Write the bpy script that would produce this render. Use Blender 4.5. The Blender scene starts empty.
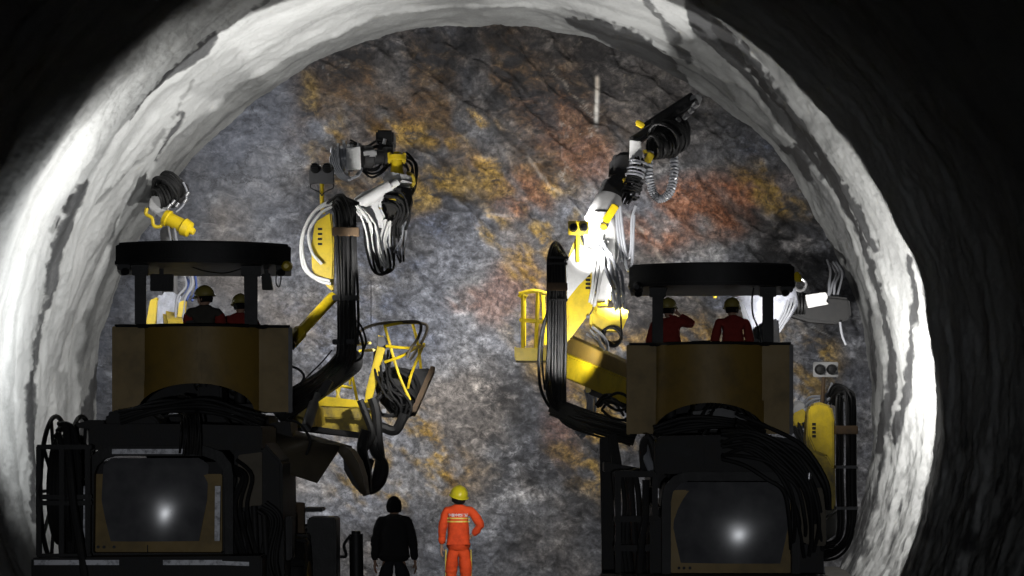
import bpy, bmesh, math, random
import numpy as np
from mathutils import Vector, Matrix, Quaternion
random.seed(7)
rng = np.random.default_rng(7)
F = 2160.0          # focal length in pixels of a 1024 wide frame
HZ = 430.0          # horizon row
CAMZ = 2.54
YF = 36.0           # distance of the rock face
AX, AZ, RT = -0.45, 2.9, 6.35   # tunnel axis and radius
C = bpy.context.scene.collection
sc = bpy.context.scene

def W(px, py, Y):
    return Vector(((px-512)*Y/F, Y, CAMZ+(HZ-py)*Y/F))

# ------------------------------------------------------------------ noise
def _hash(ix, iy, iz):
    n = (ix*374761393 + iy*668265263 + iz*2147483647*3 + 1013904223) & 0xFFFFFFFF
    n = ((n ^ (n >> 13))*1274126177) & 0xFFFFFFFF
    n = (n ^ (n >> 16))
    n = (n*2246822519) & 0xFFFFFFFF
    n = n ^ (n >> 15)
    return (n & 0xFFFF)/65535.0
def vnoise(x, y, z):
    xi, yi, zi = np.floor(x).astype(np.int64), np.floor(y).astype(np.int64), np.floor(z).astype(np.int64)
    fx, fy, fz = x-xi, y-yi, z-zi
    fx, fy, fz = [f*f*f*(f*(f*6-15)+10) for f in (fx, fy, fz)]
    r = 0
    for dx in (0, 1):
        for dy in (0, 1):
            for dz in (0, 1):
                w = (fx if dx else 1-fx)*(fy if dy else 1-fy)*(fz if dz else 1-fz)
                r = r + w*_hash(xi+dx, yi+dy, zi+dz)
    return r*2-1
def fbm(x, y, z, oct=5, gain=.5, lac=2.03):
    a, s, t = 1.0, 0, 0
    for k in range(oct):
        s = s + a*vnoise(x+17.3*k, y-9.1*k, z+5.7*k); t += a
        x, y, z = x*lac, y*lac, z*lac; a *= gain
    return s/t
def ridge(x, y, z, oct=4):
    a, s, t = 1.0, 0, 0
    for k in range(oct):
        s = s + a*(1-2*np.abs(vnoise(x+31.3*k, y+4.1*k, z-8.7*k))); t += a
        x, y, z = x*2.1, y*2.1, z*2.1; a *= .5
    return s/t
def sstep(a, b, x):
    t = np.clip((x-a)/(b-a), 0, 1); return t*t*(3-2*t)

# ------------------------------------------------------------------ materials
def newmat(name):
    m = bpy.data.materials.new(name); m.use_nodes = True
    nt = m.node_tree; bs = nt.nodes['Principled BSDF']
    return m, nt, bs
def N(nt, t, **kw):
    n = nt.nodes.new(t)
    for k, v in kw.items(): setattr(n, k, v)
    return n
def mat(name, col, rough=.5, metal=0, dirt=.35, dirtcol=(.03,.028,.025), scale=6, bump=.15, spec=.5, coat=0):
    m, nt, bs = newmat(name)
    tc = N(nt, 'ShaderNodeTexCoord')
    nz = N(nt, 'ShaderNodeTexNoise'); nz.inputs['Scale'].default_value = scale; nz.inputs['Detail'].default_value = 6
    nz.inputs['Roughness'].default_value = .65
    nt.links.new(tc.outputs['Object'], nz.inputs['Vector'])
    cr = N(nt, 'ShaderNodeValToRGB')
    cr.color_ramp.elements[0].position = .45; cr.color_ramp.elements[1].position = .68
    cr.color_ramp.elements[0].color = (0,0,0,1); cr.color_ramp.elements[1].color = (dirt,dirt,dirt,1)
    nt.links.new(nz.outputs['Fac'], cr.inputs['Fac'])
    mx = N(nt, 'ShaderNodeMix', data_type='RGBA')
    mx.inputs['A'].default_value = (*col, 1); mx.inputs['B'].default_value = (*dirtcol, 1)
    nt.links.new(cr.outputs['Color'], mx.inputs['Factor'])
    nt.links.new(mx.outputs['Result'], bs.inputs['Base Color'])
    mr = N(nt, 'ShaderNodeMapRange'); mr.inputs['To Min'].default_value = max(rough-.08, .03); mr.inputs['To Max'].default_value = min(rough+.15, 1)
    nt.links.new(nz.outputs['Fac'], mr.inputs['Value']); nt.links.new(mr.outputs['Result'], bs.inputs['Roughness'])
    bs.inputs['Metallic'].default_value = metal
    bs.inputs['Specular IOR Level'].default_value = spec
    bs.inputs['Coat Weight'].default_value = coat
    if bump:
        b = N(nt, 'ShaderNodeBump'); b.inputs['Strength'].default_value = bump; b.inputs['Distance'].default_value = .02
        n2 = N(nt, 'ShaderNodeTexNoise'); n2.inputs['Scale'].default_value = scale*6; n2.inputs['Detail'].default_value = 4
        nt.links.new(tc.outputs['Object'], n2.inputs['Vector'])
        nt.links.new(n2.outputs['Fac'], b.inputs['Height']); nt.links.new(b.outputs['Normal'], bs.inputs['Normal'])
    return m
M = {}
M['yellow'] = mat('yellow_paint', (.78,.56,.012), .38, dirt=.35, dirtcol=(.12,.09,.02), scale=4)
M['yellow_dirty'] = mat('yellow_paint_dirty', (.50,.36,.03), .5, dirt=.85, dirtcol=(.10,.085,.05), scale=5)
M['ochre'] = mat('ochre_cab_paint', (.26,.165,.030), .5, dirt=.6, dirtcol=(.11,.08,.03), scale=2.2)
M['olive'] = mat('olive_dusty_paint', (.105,.085,.055), .6, dirt=.5, dirtcol=(.05,.045,.035), scale=3)
M['black'] = mat('black_paint', (.010,.010,.0105), .5, dirt=.4, dirtcol=(.025,.024,.022), spec=.3)
M['dark'] = mat('dark_steel', (.022,.022,.023), .6, dirt=.5, dirtcol=(.045,.040,.032), metal=.1, spec=.3)
M['rubber'] = mat('rubber_hose', (.010,.010,.0105), .58, spec=.3, dirt=.25, dirtcol=(.05,.048,.045), bump=0, scale=3)
M['steel'] = mat('bare_steel', (.45,.45,.46), .3, metal=.9, dirt=.4)
M['grey'] = mat('grey_panel', (.14,.14,.145), .55, dirt=.4, dirtcol=(.06,.055,.05))
M['lightgrey'] = mat('light_grey_panel', (.42,.42,.42), .5, dirt=.4, dirtcol=(.2,.19,.18))
M['white'] = mat('white_paint', (.78,.78,.77), .4, dirt=.3, dirtcol=(.4,.39,.37))
M['whitehose'] = mat('white_hose', (.75,.75,.73), .45, dirt=.2, bump=0, dirtcol=(.4,.38,.35))
M['clear'] = mat('clear_grey_hose', (.34,.35,.38), .15, dirt=.2, bump=0, dirtcol=(.15,.15,.16), spec=.8)
M['tape'] = mat('reflective_tape', (.86,.87,.93), .35, dirt=.9, dirtcol=(.18,.18,.2), scale=14, bump=0)
M['lens'] = mat('lamp_lens', (.05,.05,.05), .15, dirt=0, bump=0)
M['seat'] = mat('seat_vinyl', (.02,.02,.02), .6)
M['rust'] = mat('rust_brown_steel', (.10,.06,.028), .7, dirt=.5)
M['red_jacket'] = mat('red_jacket', (.26,.024,.016), .85, dirt=.4, dirtcol=(.15,.015,.01), scale=9)
M['orange'] = mat('orange_workwear', (.88,.085,.012), .8, dirt=.55, dirtcol=(.42,.03,.008), scale=5, bump=.5)
M['blackcloth'] = mat('black_jacket', (.011,.011,.012), .9, dirt=.2, dirtcol=(.02,.02,.02), scale=10)
M['trouser'] = mat('dark_trousers', (.016,.017,.022), .9, dirt=.3, dirtcol=(.025,.025,.03), scale=10)
M['greycloth'] = mat('grey_vest', (.055,.05,.04), .9, dirt=.3, scale=10)
M['skin'] = mat('skin', (.42,.25,.17), .55, dirt=.2, dirtcol=(.3,.15,.1), scale=12, bump=0)
M['hair'] = mat('black_hair', (.008,.007,.007), .8, spec=.2, dirt=0, scale=30, bump=.6)
M['hat'] = mat('yellow_hard_hat', (.70,.60,.02), .3, dirt=.15, dirtcol=(.4,.3,.05), bump=0)
M['hatdull'] = mat('dull_yellow_hard_hat', (.30,.25,.06), .45, dirt=.4, dirtcol=(.1,.09,.04), bump=0)
M['strip'] = mat('yellow_reflective_strip', (.85,.62,.10), .5, dirt=.2, dirtcol=(.6,.4,.1), bump=0)
M['print'] = mat('white_print', (.85,.8,.82), .6, dirt=.1, bump=0)
M['boots'] = mat('black_boots', (.015,.015,.015), .45)
M['plastic'] = mat('clear_plastic_sheet', (.52,.54,.62), .22, dirt=.6, dirtcol=(.2,.21,.25), scale=7, bump=.8, spec=.8)
M['blue'] = mat('blue_hose', (.06,.10,.30), .4, dirt=.2, bump=0)
M['pump_red'] = mat('red_paint', (.35,.03,.02), .5)
M['bumperprint'] = mat('grey_print', (.10,.10,.11), .5, dirt=.3, bump=0)

# engine cover: smooth dusty grey sheet with a sheen
m, nt, bs = newmat('engine_cover_grey')
tc = N(nt, 'ShaderNodeTexCoord'); nz = N(nt, 'ShaderNodeTexNoise'); nz.inputs['Scale'].default_value = 5; nz.inputs['Detail'].default_value = 8
nt.links.new(tc.outputs['Object'], nz.inputs['Vector'])
cr = N(nt, 'ShaderNodeValToRGB'); cr.color_ramp.elements[0].color = (.085,.085,.092,1); cr.color_ramp.elements[1].color = (.13,.13,.135,1)
cr.color_ramp.elements[0].position = .35; cr.color_ramp.elements[1].position = .7
nt.links.new(nz.outputs['Fac'], cr.inputs['Fac']); nt.links.new(cr.outputs['Color'], bs.inputs['Base Color'])
bs.inputs['Roughness'].default_value = .19; bs.inputs['Specular IOR Level'].default_value = .5
M['cover'] = m

# ------------------------------------------------------------------ mesh building
class MB:
    def __init__(s): s.v = []; s.f = []
    def add(s, vs, fs):
        b = len(s.v); s.v += [Vector(v) for v in vs]; s.f += [[i+b for i in f] for f in fs]; return s
    def box(s, c, size, rot=None):
        hx, hy, hz = [k/2 for k in size]
        vs = [Vector((x*hx, y*hy, z*hz)) for x in (-1,1) for y in (-1,1) for z in (-1,1)]
        if rot is not None: vs = [rot @ v for v in vs]
        c = Vector(c)
        return s.add([v+c for v in vs], [(0,1,3,2),(4,6,7,5),(0,4,5,1),(2,3,7,6),(0,2,6,4),(1,5,7,3)])
    def bar(s, p0, p1, w, h=None, taper=1.0):
        p0, p1 = Vector(p0), Vector(p1); h = h or w; d = (p1-p0).normalized()
        up = Vector((0,1,0)) if abs(d.y) < .8 else Vector((0,0,1))
        a = d.cross(up).normalized(); b = a.cross(d).normalized()
        vs = []
        for p, k in ((p0,1),(p1,taper)):
            for i, j in ((-1,-1),(1,-1),(1,1),(-1,1)): vs.append(p+a*(w/2*k*i)+b*(h/2*k*j))
        return s.add(vs, [(0,3,2,1),(4,5,6,7),(0,1,5,4),(1,2,6,5),(2,3,7,6),(3,0,4,7)])
    def cyl(s, p0, p1, r0, r1=None, n=20, cap=True):
        return s.lathe(p0, p1, [(0, r0), (1, r0 if r1 is None else r1)], n, cap)
    def lathe(s, p0, p1, prof, n=24, cap=True):
        p0, p1 = Vector(p0), Vector(p1); L = (p1-p0); d = L.normalized()
        up = Vector((0,0,1)) if abs(d.z) < .9 else Vector((1,0,0))
        a = d.cross(up).normalized(); b = d.cross(a).normalized()
        vs, fs = [], []
        for t, r in prof:
            for i in range(n):
                an = 2*math.pi*i/n; vs.append(p0+L*t+(a*math.cos(an)+b*math.sin(an))*max(r, 1e-4))
        for k in range(len(prof)-1):
            for i in range(n): fs.append((k*n+i, k*n+(i+1)%n, (k+1)*n+(i+1)%n, (k+1)*n+i))
        if cap: fs.append(tuple(range(n))[::-1]); fs.append(tuple((len(prof)-1)*n+i for i in range(n)))
        return s.add(vs, fs)
    def tube(s, pts, r, n=8, sub=6, closed=False, cap=True):
        P = smooth(pts, sub, closed); m = len(P); vs, fs = [], []
        ref = None
        for i in range(m):
            if closed: d = P[(i+1) % m]-P[i-1]
            else: d = P[min(i+1, m-1)]-P[max(i-1, 0)]
            d = d.normalized() if d.length > 1e-9 else Vector((0,0,1))
            if ref is None: ref = d.orthogonal().normalized()
            ref = (ref-d*ref.dot(d)); ref = ref.normalized() if ref.length > 1e-6 else d.orthogonal().normalized()
            b = d.cross(ref)
            rr = r(i/(m-1)) if callable(r) else r
            for k in range(n):
                an = 2*math.pi*k/n; vs.append(P[i]+(ref*math.cos(an)+b*math.sin(an))*rr)
        for i in range(m if closed else m-1):
            j = (i+1) % m
            for k in range(n): fs.append((i*n+k, i*n+(k+1)%n, j*n+(k+1)%n, j*n+k))
        if cap and not closed: fs.append(tuple(range(n))[::-1]); fs.append(tuple((m-1)*n+k for k in range(n)))
        return s.add(vs, fs)
    def prism(s, poly, Y0, depth):          # outline given in photo rows/columns at distance Y0, real thickness depth
        pts = [W(x, y, Y0) for x, y in poly]; n = len(pts); off = Vector((0, depth, 0))
        return s.add(pts+[p+off for p in pts], [tuple(range(n)), tuple(range(2*n-1, n-1, -1))]+[(i, i+n, (i+1)%n+n, (i+1)%n) for i in range(n)])
    def sphere(s, c, r, nu=16, nv=10, sc3=(1,1,1), rot=None):
        vs, fs = [], []; c = Vector(c)
        for j in range(nv+1):
            ph = math.pi*j/nv
            for i in range(nu):
                th = 2*math.pi*i/nu
                v = Vector((math.sin(ph)*math.cos(th)*sc3[0], math.sin(ph)*math.sin(th)*sc3[1], math.cos(ph)*sc3[2]))*r
                if rot: v = rot @ v
                vs.append(c+v)
        for j in range(nv):
            for i in range(nu): fs.append((j*nu+i, j*nu+(i+1)%nu, (j+1)*nu+(i+1)%nu, (j+1)*nu+i))
        return s.add(vs, fs)
def smooth(pts, sub=6, closed=False):
    P = [Vector(p) for p in pts]
    if sub <= 1 or len(P) < 3: return P
    out = []; n = len(P)
    for i in range(n if closed else n-1):
        g = (lambda k: P[k % n]) if closed else (lambda k: P[min(max(k, 0), n-1)])
        a, b, c, d = g(i-1), g(i), g(i+1), g(i+2)
        for k in range(sub):
            t = k/sub
            out.append(.5*((2*b)+(c-a)*t+(2*a-5*b+4*c-d)*t*t+(3*b-a-3*c+d)*t**3))
    if not closed: out.append(P[-1])
    return out

def rootof(o):
    while o.parent: o = o.parent
    return o
def link(name, me, m, parent=None, loc=None):
    o = bpy.data.objects.new(name, me); C.objects.link(o)
    if m is not None:
        me.materials.clear(); me.materials.append(M[m] if isinstance(m, str) else m)
    if parent: o.parent = parent
    if loc is not None: o.location = loc
    return o
def obj(name, mb, m, parent=None, bevel=0, sm=True, origin=None, label=None, angle=40):
    off = rootof(parent).location.copy() if parent else Vector(origin or (0,0,0))
    me = bpy.data.meshes.new(name)
    bm = bmesh.new()
    vs = [bm.verts.new(v-off) for v in mb.v]
    for f in mb.f:
        try: bm.faces.new([vs[i] for i in f])
        except ValueError: pass
    bmesh.ops.remove_doubles(bm, verts=bm.verts, dist=1e-5)
    bmesh.ops.recalc_face_normals(bm, faces=bm.faces)
    if bevel:
        es = [e for e in bm.edges if len(e.link_faces) == 2 and e.calc_face_angle(0) > .6]
        bmesh.ops.bevel(bm, geom=es, offset=bevel, segments=2, affect='EDGES', clamp_overlap=True)
    for f in bm.faces: f.smooth = sm
    if sm:
        for e in bm.edges:
            if len(e.link_faces) == 2 and e.calc_face_angle(0) > math.radians(angle): e.smooth = False
    bm.to_mesh(me); bm.free()
    o = link(name, me, m, parent, None if parent else off)
    if label: o['label'] = label
    return o
def thing(name, loc, label, cat, group=None):
    o = bpy.data.objects.new(name, None); C.objects.link(o); o.location = loc; o.empty_display_size = .2
    o['label'] = label; o['category'] = cat
    if group: o['group'] = group
    return o
# ================================================================== SETTING
def structure(o): o['kind'] = 'structure'; return o

def attr(me, name, arr):
    a = me.attributes.new(name, 'FLOAT', 'POINT'); a.data.foreach_set('value', np.ascontiguousarray(arr, dtype=np.float32))
def grid_mesh(name, X, Y, Z, attrs):
    nr, nc = X.shape
    co = np.stack([X, Y, Z], -1).reshape(-1, 3).astype(np.float32)
    i = np.arange(nr-1)[:, None]*nc+np.arange(nc-1)[None]
    q = np.stack([i, i+1, i+nc+1, i+nc], -1).reshape(-1, 4)
    me = bpy.data.meshes.new(name)
    me.vertices.add(len(co)); me.vertices.foreach_set('co', co.ravel())
    me.loops.add(q.size); me.loops.foreach_set('vertex_index', q.ravel().astype(np.int32))
    me.polygons.add(len(q)); me.polygons.foreach_set('loop_start', np.arange(0, q.size, 4, dtype=np.int32))
    me.polygons.foreach_set('use_smooth', np.ones(len(q), dtype=bool))
    me.update(calc_edges=True)
    for k, v in attrs.items(): attr(me, k, v.ravel())
    return me

# ---- sprayed concrete lining.  chart: angle a from the crown, y along the tunnel
def chart(px, py):
    """photo point -> (angle, y) where that sight line meets the lining"""
    dx, dz = (px-512)/F, (HZ-py)/F
    A = dx*dx+dz*dz; ox, oz = -AX, CAMZ-AZ
    B = 2*(ox*dx+oz*dz); Cc = ox*ox+oz*oz-RT*RT
    y = (-B+math.sqrt(B*B-4*A*Cc))/(2*A)
    return math.atan2(ox+dx*y, oz+dz*y), y
def q_of(y): return 1000/y          # evens out the foreshortening
# wet runs, seams and one painted boom shadow on the sprayed concrete: (points, width) in photo coordinates, strength
STREAKS = [
 ([(86,184,7),(72,212,9),(60,245,8),(52,275,7),(44,320,6),(35,370,5),(31,390,8),(30,440,7),(34,520,6)], .75),
 ([(216,40,6),(203,52,12),(185,66,11),(165,80,7),(146,98,4),(133,121,2)], .8),
 ([(183,112,3),(168,135,6),(157,160,4)], .7),
 ([(196,82,1.5),(150,150,1.5),(118,182,1.5),(100,205,3)], .35),
 ([(268,0,5),(255,12,3)], .6),
 ([(690,5,16),(700,25,22),(722,45,16),(745,75,10),(765,100,8),(790,128,10),(815,160,9),(840,195,9),(862,240,7),(880,290,6),(893,350,7),(892,400,8),(880,450,8)], .8),
 ([(715,30,10),(745,60,12),(775,92,12),(805,130,14),(832,168,12),(856,208,9),(875,250,6)], .7),
 ([(735,52,4),(765,88,5),(785,110,4),(800,140,8),(812,160,9),(822,178,6)], .75),
 ([(806,128,4),(823,158,9),(838,190,9),(850,215,5),(862,238,3)], .7),
 ([(780,150,5),(795,150,9),(803,168,10),(808,180,4)], .75),
 ([(905,260,6),(912,310,7),(911,350,7),(903,400,7),(893,440,8)], .75),
 ([(870,300,3),(876,350,4),(878,390,3)], .5),
 ([(640,0,5),(665,28,7),(690,60,6)], .6),
 ([(110,350,3),(95,390,9),(88,420,14),(80,470,6)], .55),
 ([(570,18,6),(600,26,18),(635,42,24),(662,62,24),(690,90,6)], .6),  # boom shadow near the crown, painted into the tone
 ([(75,195,2),(60,225,3),(55,232,6)], .4),
]
def lining(a, y):
    """radius offset and tone of the lining"""
    s = a*RT
    r = .12*fbm(s*.35, y*.35, 0*s, 3)+.07*fbm(s*1.1, y*1.1, 3+0*s, 3)+.022*fbm(s*5, y*5, 7+0*s, 3)+.008*fbm(s*22, y*14, 9+0*s, 2)
    ys = y+.45*fbm(s*.45, 0*y+2, 0*s+1.5, 4)+.12*fbm(s*2.2, 0*y, 0*s+5, 3)
    # the blast rounds flare out towards their far end and step back in
    edges = [16, 18.6, 21.3, 23.9, 26.6, 29.0, 31.4, 33.9, 37.5]
    for e0, e1 in zip(edges[:-1], edges[1:]):
        t = np.clip((ys-e0)/(e1-e0), 0, 1)
        r = r+np.where((ys >= e0) & (ys < e1), .035*t, 0)*sstep(1.0, .93, t)
    # tone: 1 = pale dry crust, 0 = dark wet; the painted shadow is dark too
    tone = .93+.16*fbm(s*.5, y*.9, 11+0*s, 4)
    tone = tone-.34*sstep(33.75, 34.0, ys+.5*fbm(s*.9, y*.5, 21+0*s, 4)+.25*fbm(s*3.5, y*1.5, 24+0*s, 3))         # last round: thinner grey coat
    tone = tone-.18*sstep(.1, .45, fbm(s*.35, y*2.2, 31+0*s, 5))
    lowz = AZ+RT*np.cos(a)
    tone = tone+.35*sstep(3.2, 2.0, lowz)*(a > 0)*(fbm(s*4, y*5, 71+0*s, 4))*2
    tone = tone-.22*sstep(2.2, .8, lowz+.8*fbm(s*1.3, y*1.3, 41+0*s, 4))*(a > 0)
    q = q_of(np.maximum(y, 8)); K = F*RT/1000
    pa, pq = s*60, q*K
    wob = 6*fbm(s*1.7, y*1.2, 51+0*s, 4)
    wob2 = 5*fbm(s*11, y*4, 61+0*s, 4)
    # position in an evened-out chart, units about one photo pixel
    Xc, Zc = np.sin(a)*q*K, np.cos(a)*q*K
    for pts, st in STREAKS:
        cp = []
        for px, py, w in pts:
            aa, yy = chart(px, py); qq = q_of(yy)*K
            cp.append((math.sin(aa)*qq, math.cos(aa)*qq, w))
        d = np.full(a.shape, 1e9)
        for (x0, z0, w0), (x1, z1, w1) in zip(cp[:-1], cp[1:]):
            vx, vz = x1-x0, z1-z0
            t = np.clip(((Xc-x0)*vx+(Zc-z0)*vz)/(vx*vx+vz*vz), 0, 1)
            dd = np.hypot(Xc-x0-t*vx+wob*.3, Zc-z0-t*vz+wob2*.4)-(w0+(w1-w0)*t)/2
            d = np.minimum(d, dd)
        m = sstep(1.6, -1.2, d+wob2*.6)
        tone = tone-m*st*.80
        r = r-.03*m*0
    return r, np.clip(tone, .02, 1)

def vault(name, a0, a1, na):
    ys = np.concatenate([np.linspace(-8, 14, 12), np.linspace(15, 23, 24), np.linspace(23.3, YF+.9, 250)])
    aa = np.linspace(a0, a1, na)
    A, Yg = np.meshgrid(aa, ys, indexing='ij')
    r, tone = lining(A, Yg)
    R = RT+r
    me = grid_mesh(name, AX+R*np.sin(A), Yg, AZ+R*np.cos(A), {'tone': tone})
    return structure(link(name, me, MSHOT))

# lining material
m, nt, bs = newmat('sprayed_concrete'); MSHOT = m
tc = N(nt, 'ShaderNodeTexCoord'); at = N(nt, 'ShaderNodeAttribute', attribute_name='tone')
n1 = N(nt, 'ShaderNodeTexNoise'); n1.inputs['Scale'].default_value = 2.3; n1.inputs['Detail'].default_value = 10; n1.inputs['Roughness'].default_value = .7
n2 = N(nt, 'ShaderNodeTexNoise'); n2.inputs['Scale'].default_value = 26; n2.inputs['Detail'].default_value = 6; n2.inputs['Roughness'].default_value = .75
for n in (n1, n2): nt.links.new(tc.outputs['Object'], n.inputs['Vector'])
a1 = N(nt, 'ShaderNodeMath', operation='MULTIPLY_ADD'); a1.inputs[1].default_value = .30; a1.inputs[2].default_value = -.15
nt.links.new(n1.outputs['Fac'], a1.inputs[0])
a2 = N(nt, 'ShaderNodeMath', operation='ADD'); nt.links.new(a1.outputs[0], a2.inputs[0]); nt.links.new(at.outputs['Fac'], a2.inputs[1])
a3 = N(nt, 'ShaderNodeMath', operation='MULTIPLY_ADD'); a3.inputs[1].default_value = .24; a3.inputs[2].default_value = -.12
nt.links.new(n2.outputs['Fac'], a3.inputs[0])
a4 = N(nt, 'ShaderNodeMath', operation='ADD'); nt.links.new(a2.outputs[0], a4.inputs[0]); nt.links.new(a3.outputs[0], a4.inputs[1])
cr = N(nt, 'ShaderNodeValToRGB'); e = cr.color_ramp.elements
e[0].position = .05; e[0].color = (.06,.06,.061,1); e[1].position = .95; e[1].color = (.70,.71,.70,1)
k = e.new(.35); k.color = (.13,.132,.135,1); k = e.new(.62); k.color = (.36,.365,.36,1)
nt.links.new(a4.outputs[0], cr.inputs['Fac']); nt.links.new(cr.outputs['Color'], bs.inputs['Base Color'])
bs.inputs['Roughness'].default_value = .82; bs.inputs['Specular IOR Level'].default_value = .25
bp = N(nt, 'ShaderNodeBump'); bp.inputs['Strength'].default_value = .55; bp.inputs['Distance'].default_value = .05
ad = N(nt, 'ShaderNodeMath', operation='MULTIPLY_ADD'); ad.inputs[1].default_value = .5
nt.links.new(n2.outputs['Fac'], ad.inputs[0]); nt.links.new(n1.outputs['Fac'], ad.inputs[2])
nt.links.new(ad.outputs[0], bp.inputs['Height']); nt.links.new(bp.outputs['Normal'], bs.inputs['Normal'])

AM = math.radians(118)
vault('wall_left', -AM, -math.radians(42), 420)
vault('ceiling', -math.radians(42), math.radians(42), 460)
vault('wall_right', math.radians(42), AM, 420)

# ---- rock face
def rock(a_n=560, b_n=470):
    xs = np.linspace(AX-7.2, AX+7.2, a_n); zs = np.linspace(-.3, AZ+7.1, b_n)
    Zg, Xg = np.meshgrid(zs, xs, indexing='ij')
    o = 0*Xg
    # strata dip down to the right
    u = Xg*.72-Zg*.69; v = Xg*.69+Zg*.72
    d = .42*fbm(Xg*.28, Zg*.28, o+1, 3)+.14*ridge(u*.6, v*.9, o+4, 4)+.05*ridge(u*1.6, v*2.4, o+9, 4)+.05*fbm(Xg*4, Zg*4, o+3, 4)
    # angular blasted facets
    for ka, kb, kc, amp in ((.9, 1.7, .5, .16), (2.1, 3.3, 3.5, .07)):
        t1 = u*ka+.8*fbm(Xg*.7, Zg*.7, o+kc, 3); t2 = v*kb+.8*fbm(Xg*.8, Zg*.8, o+kc+6, 3)
        d = d+amp*(np.abs((t1 % 1)-.5)+np.abs((t2 % 1)-.35)-.5)
    rr = np.hypot(Xg-AX, Zg-AZ)
    smoothed = sstep(-2.9, -4.6, Xg+.5*fbm(Xg*.8, Zg*.8, o+12, 3))          # sprayed part on the left
    d = d*(1-.62*smoothed)
    Yg = YF+.05-d*.9-.35*sstep(5.2, 6.6, rr)
    PX = 512+Xg*60; PY = HZ-(Zg-CAMZ)*60
    def blob(cx, cy, rx, ry, ang=0, soft=.5):
        c, s_ = math.cos(math.radians(ang)), math.sin(math.radians(ang))
        dx, dy = PX-cx, PY-cy
        a, b = (dx*c+dy*s_)/rx, (-dx*s_+dy*c)/ry
        w = .55*fbm(Xg*1.1+cx, Zg*1.1, o+cy, 5)
        return sstep(1+soft, 1-soft, np.sqrt(a*a+b*b)+w)
    n = fbm(Xg*1.5, Zg*1.5, o+60, 5); n2 = fbm(u*3.0, v*6.0, o+70, 5); n3 = fbm(u*1.2, v*3.4, o+77, 5)
    rust = np.zeros_like(Xg); och = rust.copy(); dark = rust.copy(); pale = rust.copy(); red = rust.copy(); blue = rust.copy()
    for b in [(440,90,150,60,10),(400,150,70,60,0),(500,110,120,50,20),(330,110,40,60,0),(520,170,60,50,30),(570,150,50,60,0)]:
        rust = np.maximum(rust, blob(*b))
    rust = rust*sstep(-.55, .25, n+n3*.8)
    for b in [(485,172,34,16,30),(480,125,22,10,20),(425,190,60,22,0),(545,225,30,30,40),(600,370,50,40,0),(395,450,60,44,30),(380,490,40,26,0),(560,330,40,50,20),(540,270,30,30,0),(430,470,50,16,0),(585,430,40,60,0),(770,190,40,20,30),(690,350,70,30,0),(800,370,30,40,0),(330,150,16,40,0),(500,235,30,16,30),(310,120,10,60,0),(420,135,50,12,10)]:
        och = np.maximum(och, blob(*b)*sstep(-.35, .35, n2+n*.6))
    for b in [(712,205,66,28,-8),(655,225,34,26,0),(560,130,40,30,20),(520,200,30,24,0),(590,160,26,20,0),(505,285,20,40,20),(545,330,20,70,-15),(470,300,24,12,0),(690,185,30,12,0),(560,440,20,40,0)]:
        red = np.maximum(red, blob(*b)*sstep(-.7, .1, n3+n*.5)*(1 if b[0] in (712, 655) else .55))
    for b in [(440,60,90,24,0),(560,70,70,50,0),(570,65,60,36,0),(520,110,40,40,0),(330,200,30,50,0),(480,45,80,22,0),(410,165,50,24,0),(350,60,40,30,0),(620,90,60,30,30),(465,205,40,30,30),(700,140,60,24,30),(520,400,50,60,0),(800,250,50,60,60),(820,330,30,60,0),(560,480,90,90,0),(640,300,60,60,0),(400,200,30,50,0)]:  # dark rock patches; the top ones also paint in the lamps' falloff
        dark = np.maximum(dark, blob(*b)*sstep(-.7, .1, n-n3*.5))
    for b in [(800,350,40,60,0),(400,450,60,50,0),(325,300,50,60,0),(330,480,50,40,0),(470,350,70,110,0),(200,170,80,70,0),(240,110,60,40,30),(450,420,80,60,0),(610,180,50,40,0),(700,250,60,50,30),(500,480,40,60,0),(360,440,50,60,0),(780,300,50,60,0)]:
        pale = np.maximum(pale, blob(*b)*1.0)
    for b in [(350,290,60,40,30),(390,240,30,60,0),(770,160,40,30,0),(430,215,50,20,20),(730,290,50,24,0),(300,350,30,60,0),(400,330,40,30,0)]:
        blue = np.maximum(blue, blob(*b)*sstep(-.4, .3, n2))
    # thin white and brown veins running down to the right
    vein = .3*np.exp(-(np.abs(fbm(u*.8+3, v*2.2, o+90, 5))/.010)**1.2)*sstep(.1, .5, fbm(Xg*.7, Zg*.7, o+95, 3))
    vd = np.abs((PX-640)*.72-(PY-235)*.69+14*n)                                # pale diagonal seam right of the mid boom
    seam = np.exp(-(vd/2.2)**2)*sstep(560, 640, PX)*sstep(760, 700, PX)
    vd2 = np.abs((PX-560)*.74-(PY-190)*.67+14*n)
    seam = np.maximum(seam, np.exp(-(vd2/1.6)**2)*sstep(520, 545, PX)*sstep(612, 590, PX))
    vein = np.maximum(vein, seam*.45*sstep(-.3, .3, n2))
    drip = np.exp(-((PX-597+3*n+.02*(PY-100))/(1.6+.8*n2))**2)*sstep(76, 82, PY)*sstep(132, 122, PY)
    vein = np.maximum(vein, drip*1.6)
    me = grid_mesh('wall_back', Xg, Yg, Zg, {'rust': rust, 'och': och, 'dark': dark, 'pale': pale, 'red': red, 'blue': blue, 'vein': np.clip(vein, 0, 1), 'spray': smoothed})
    return structure(link('wall_back', me, MROCK))
m, nt, bs = newmat('blasted_rock'); MROCK = m
tc = N(nt, 'ShaderNodeTexCoord')
mp = N(nt, 'ShaderNodeMapping'); mp.inputs['Rotation'].default_value = (0, math.radians(-40), 0); mp.inputs['Scale'].default_value = (1, 1, 1.7)
nt.links.new(tc.outputs['Object'], mp.inputs['Vector'])
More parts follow.
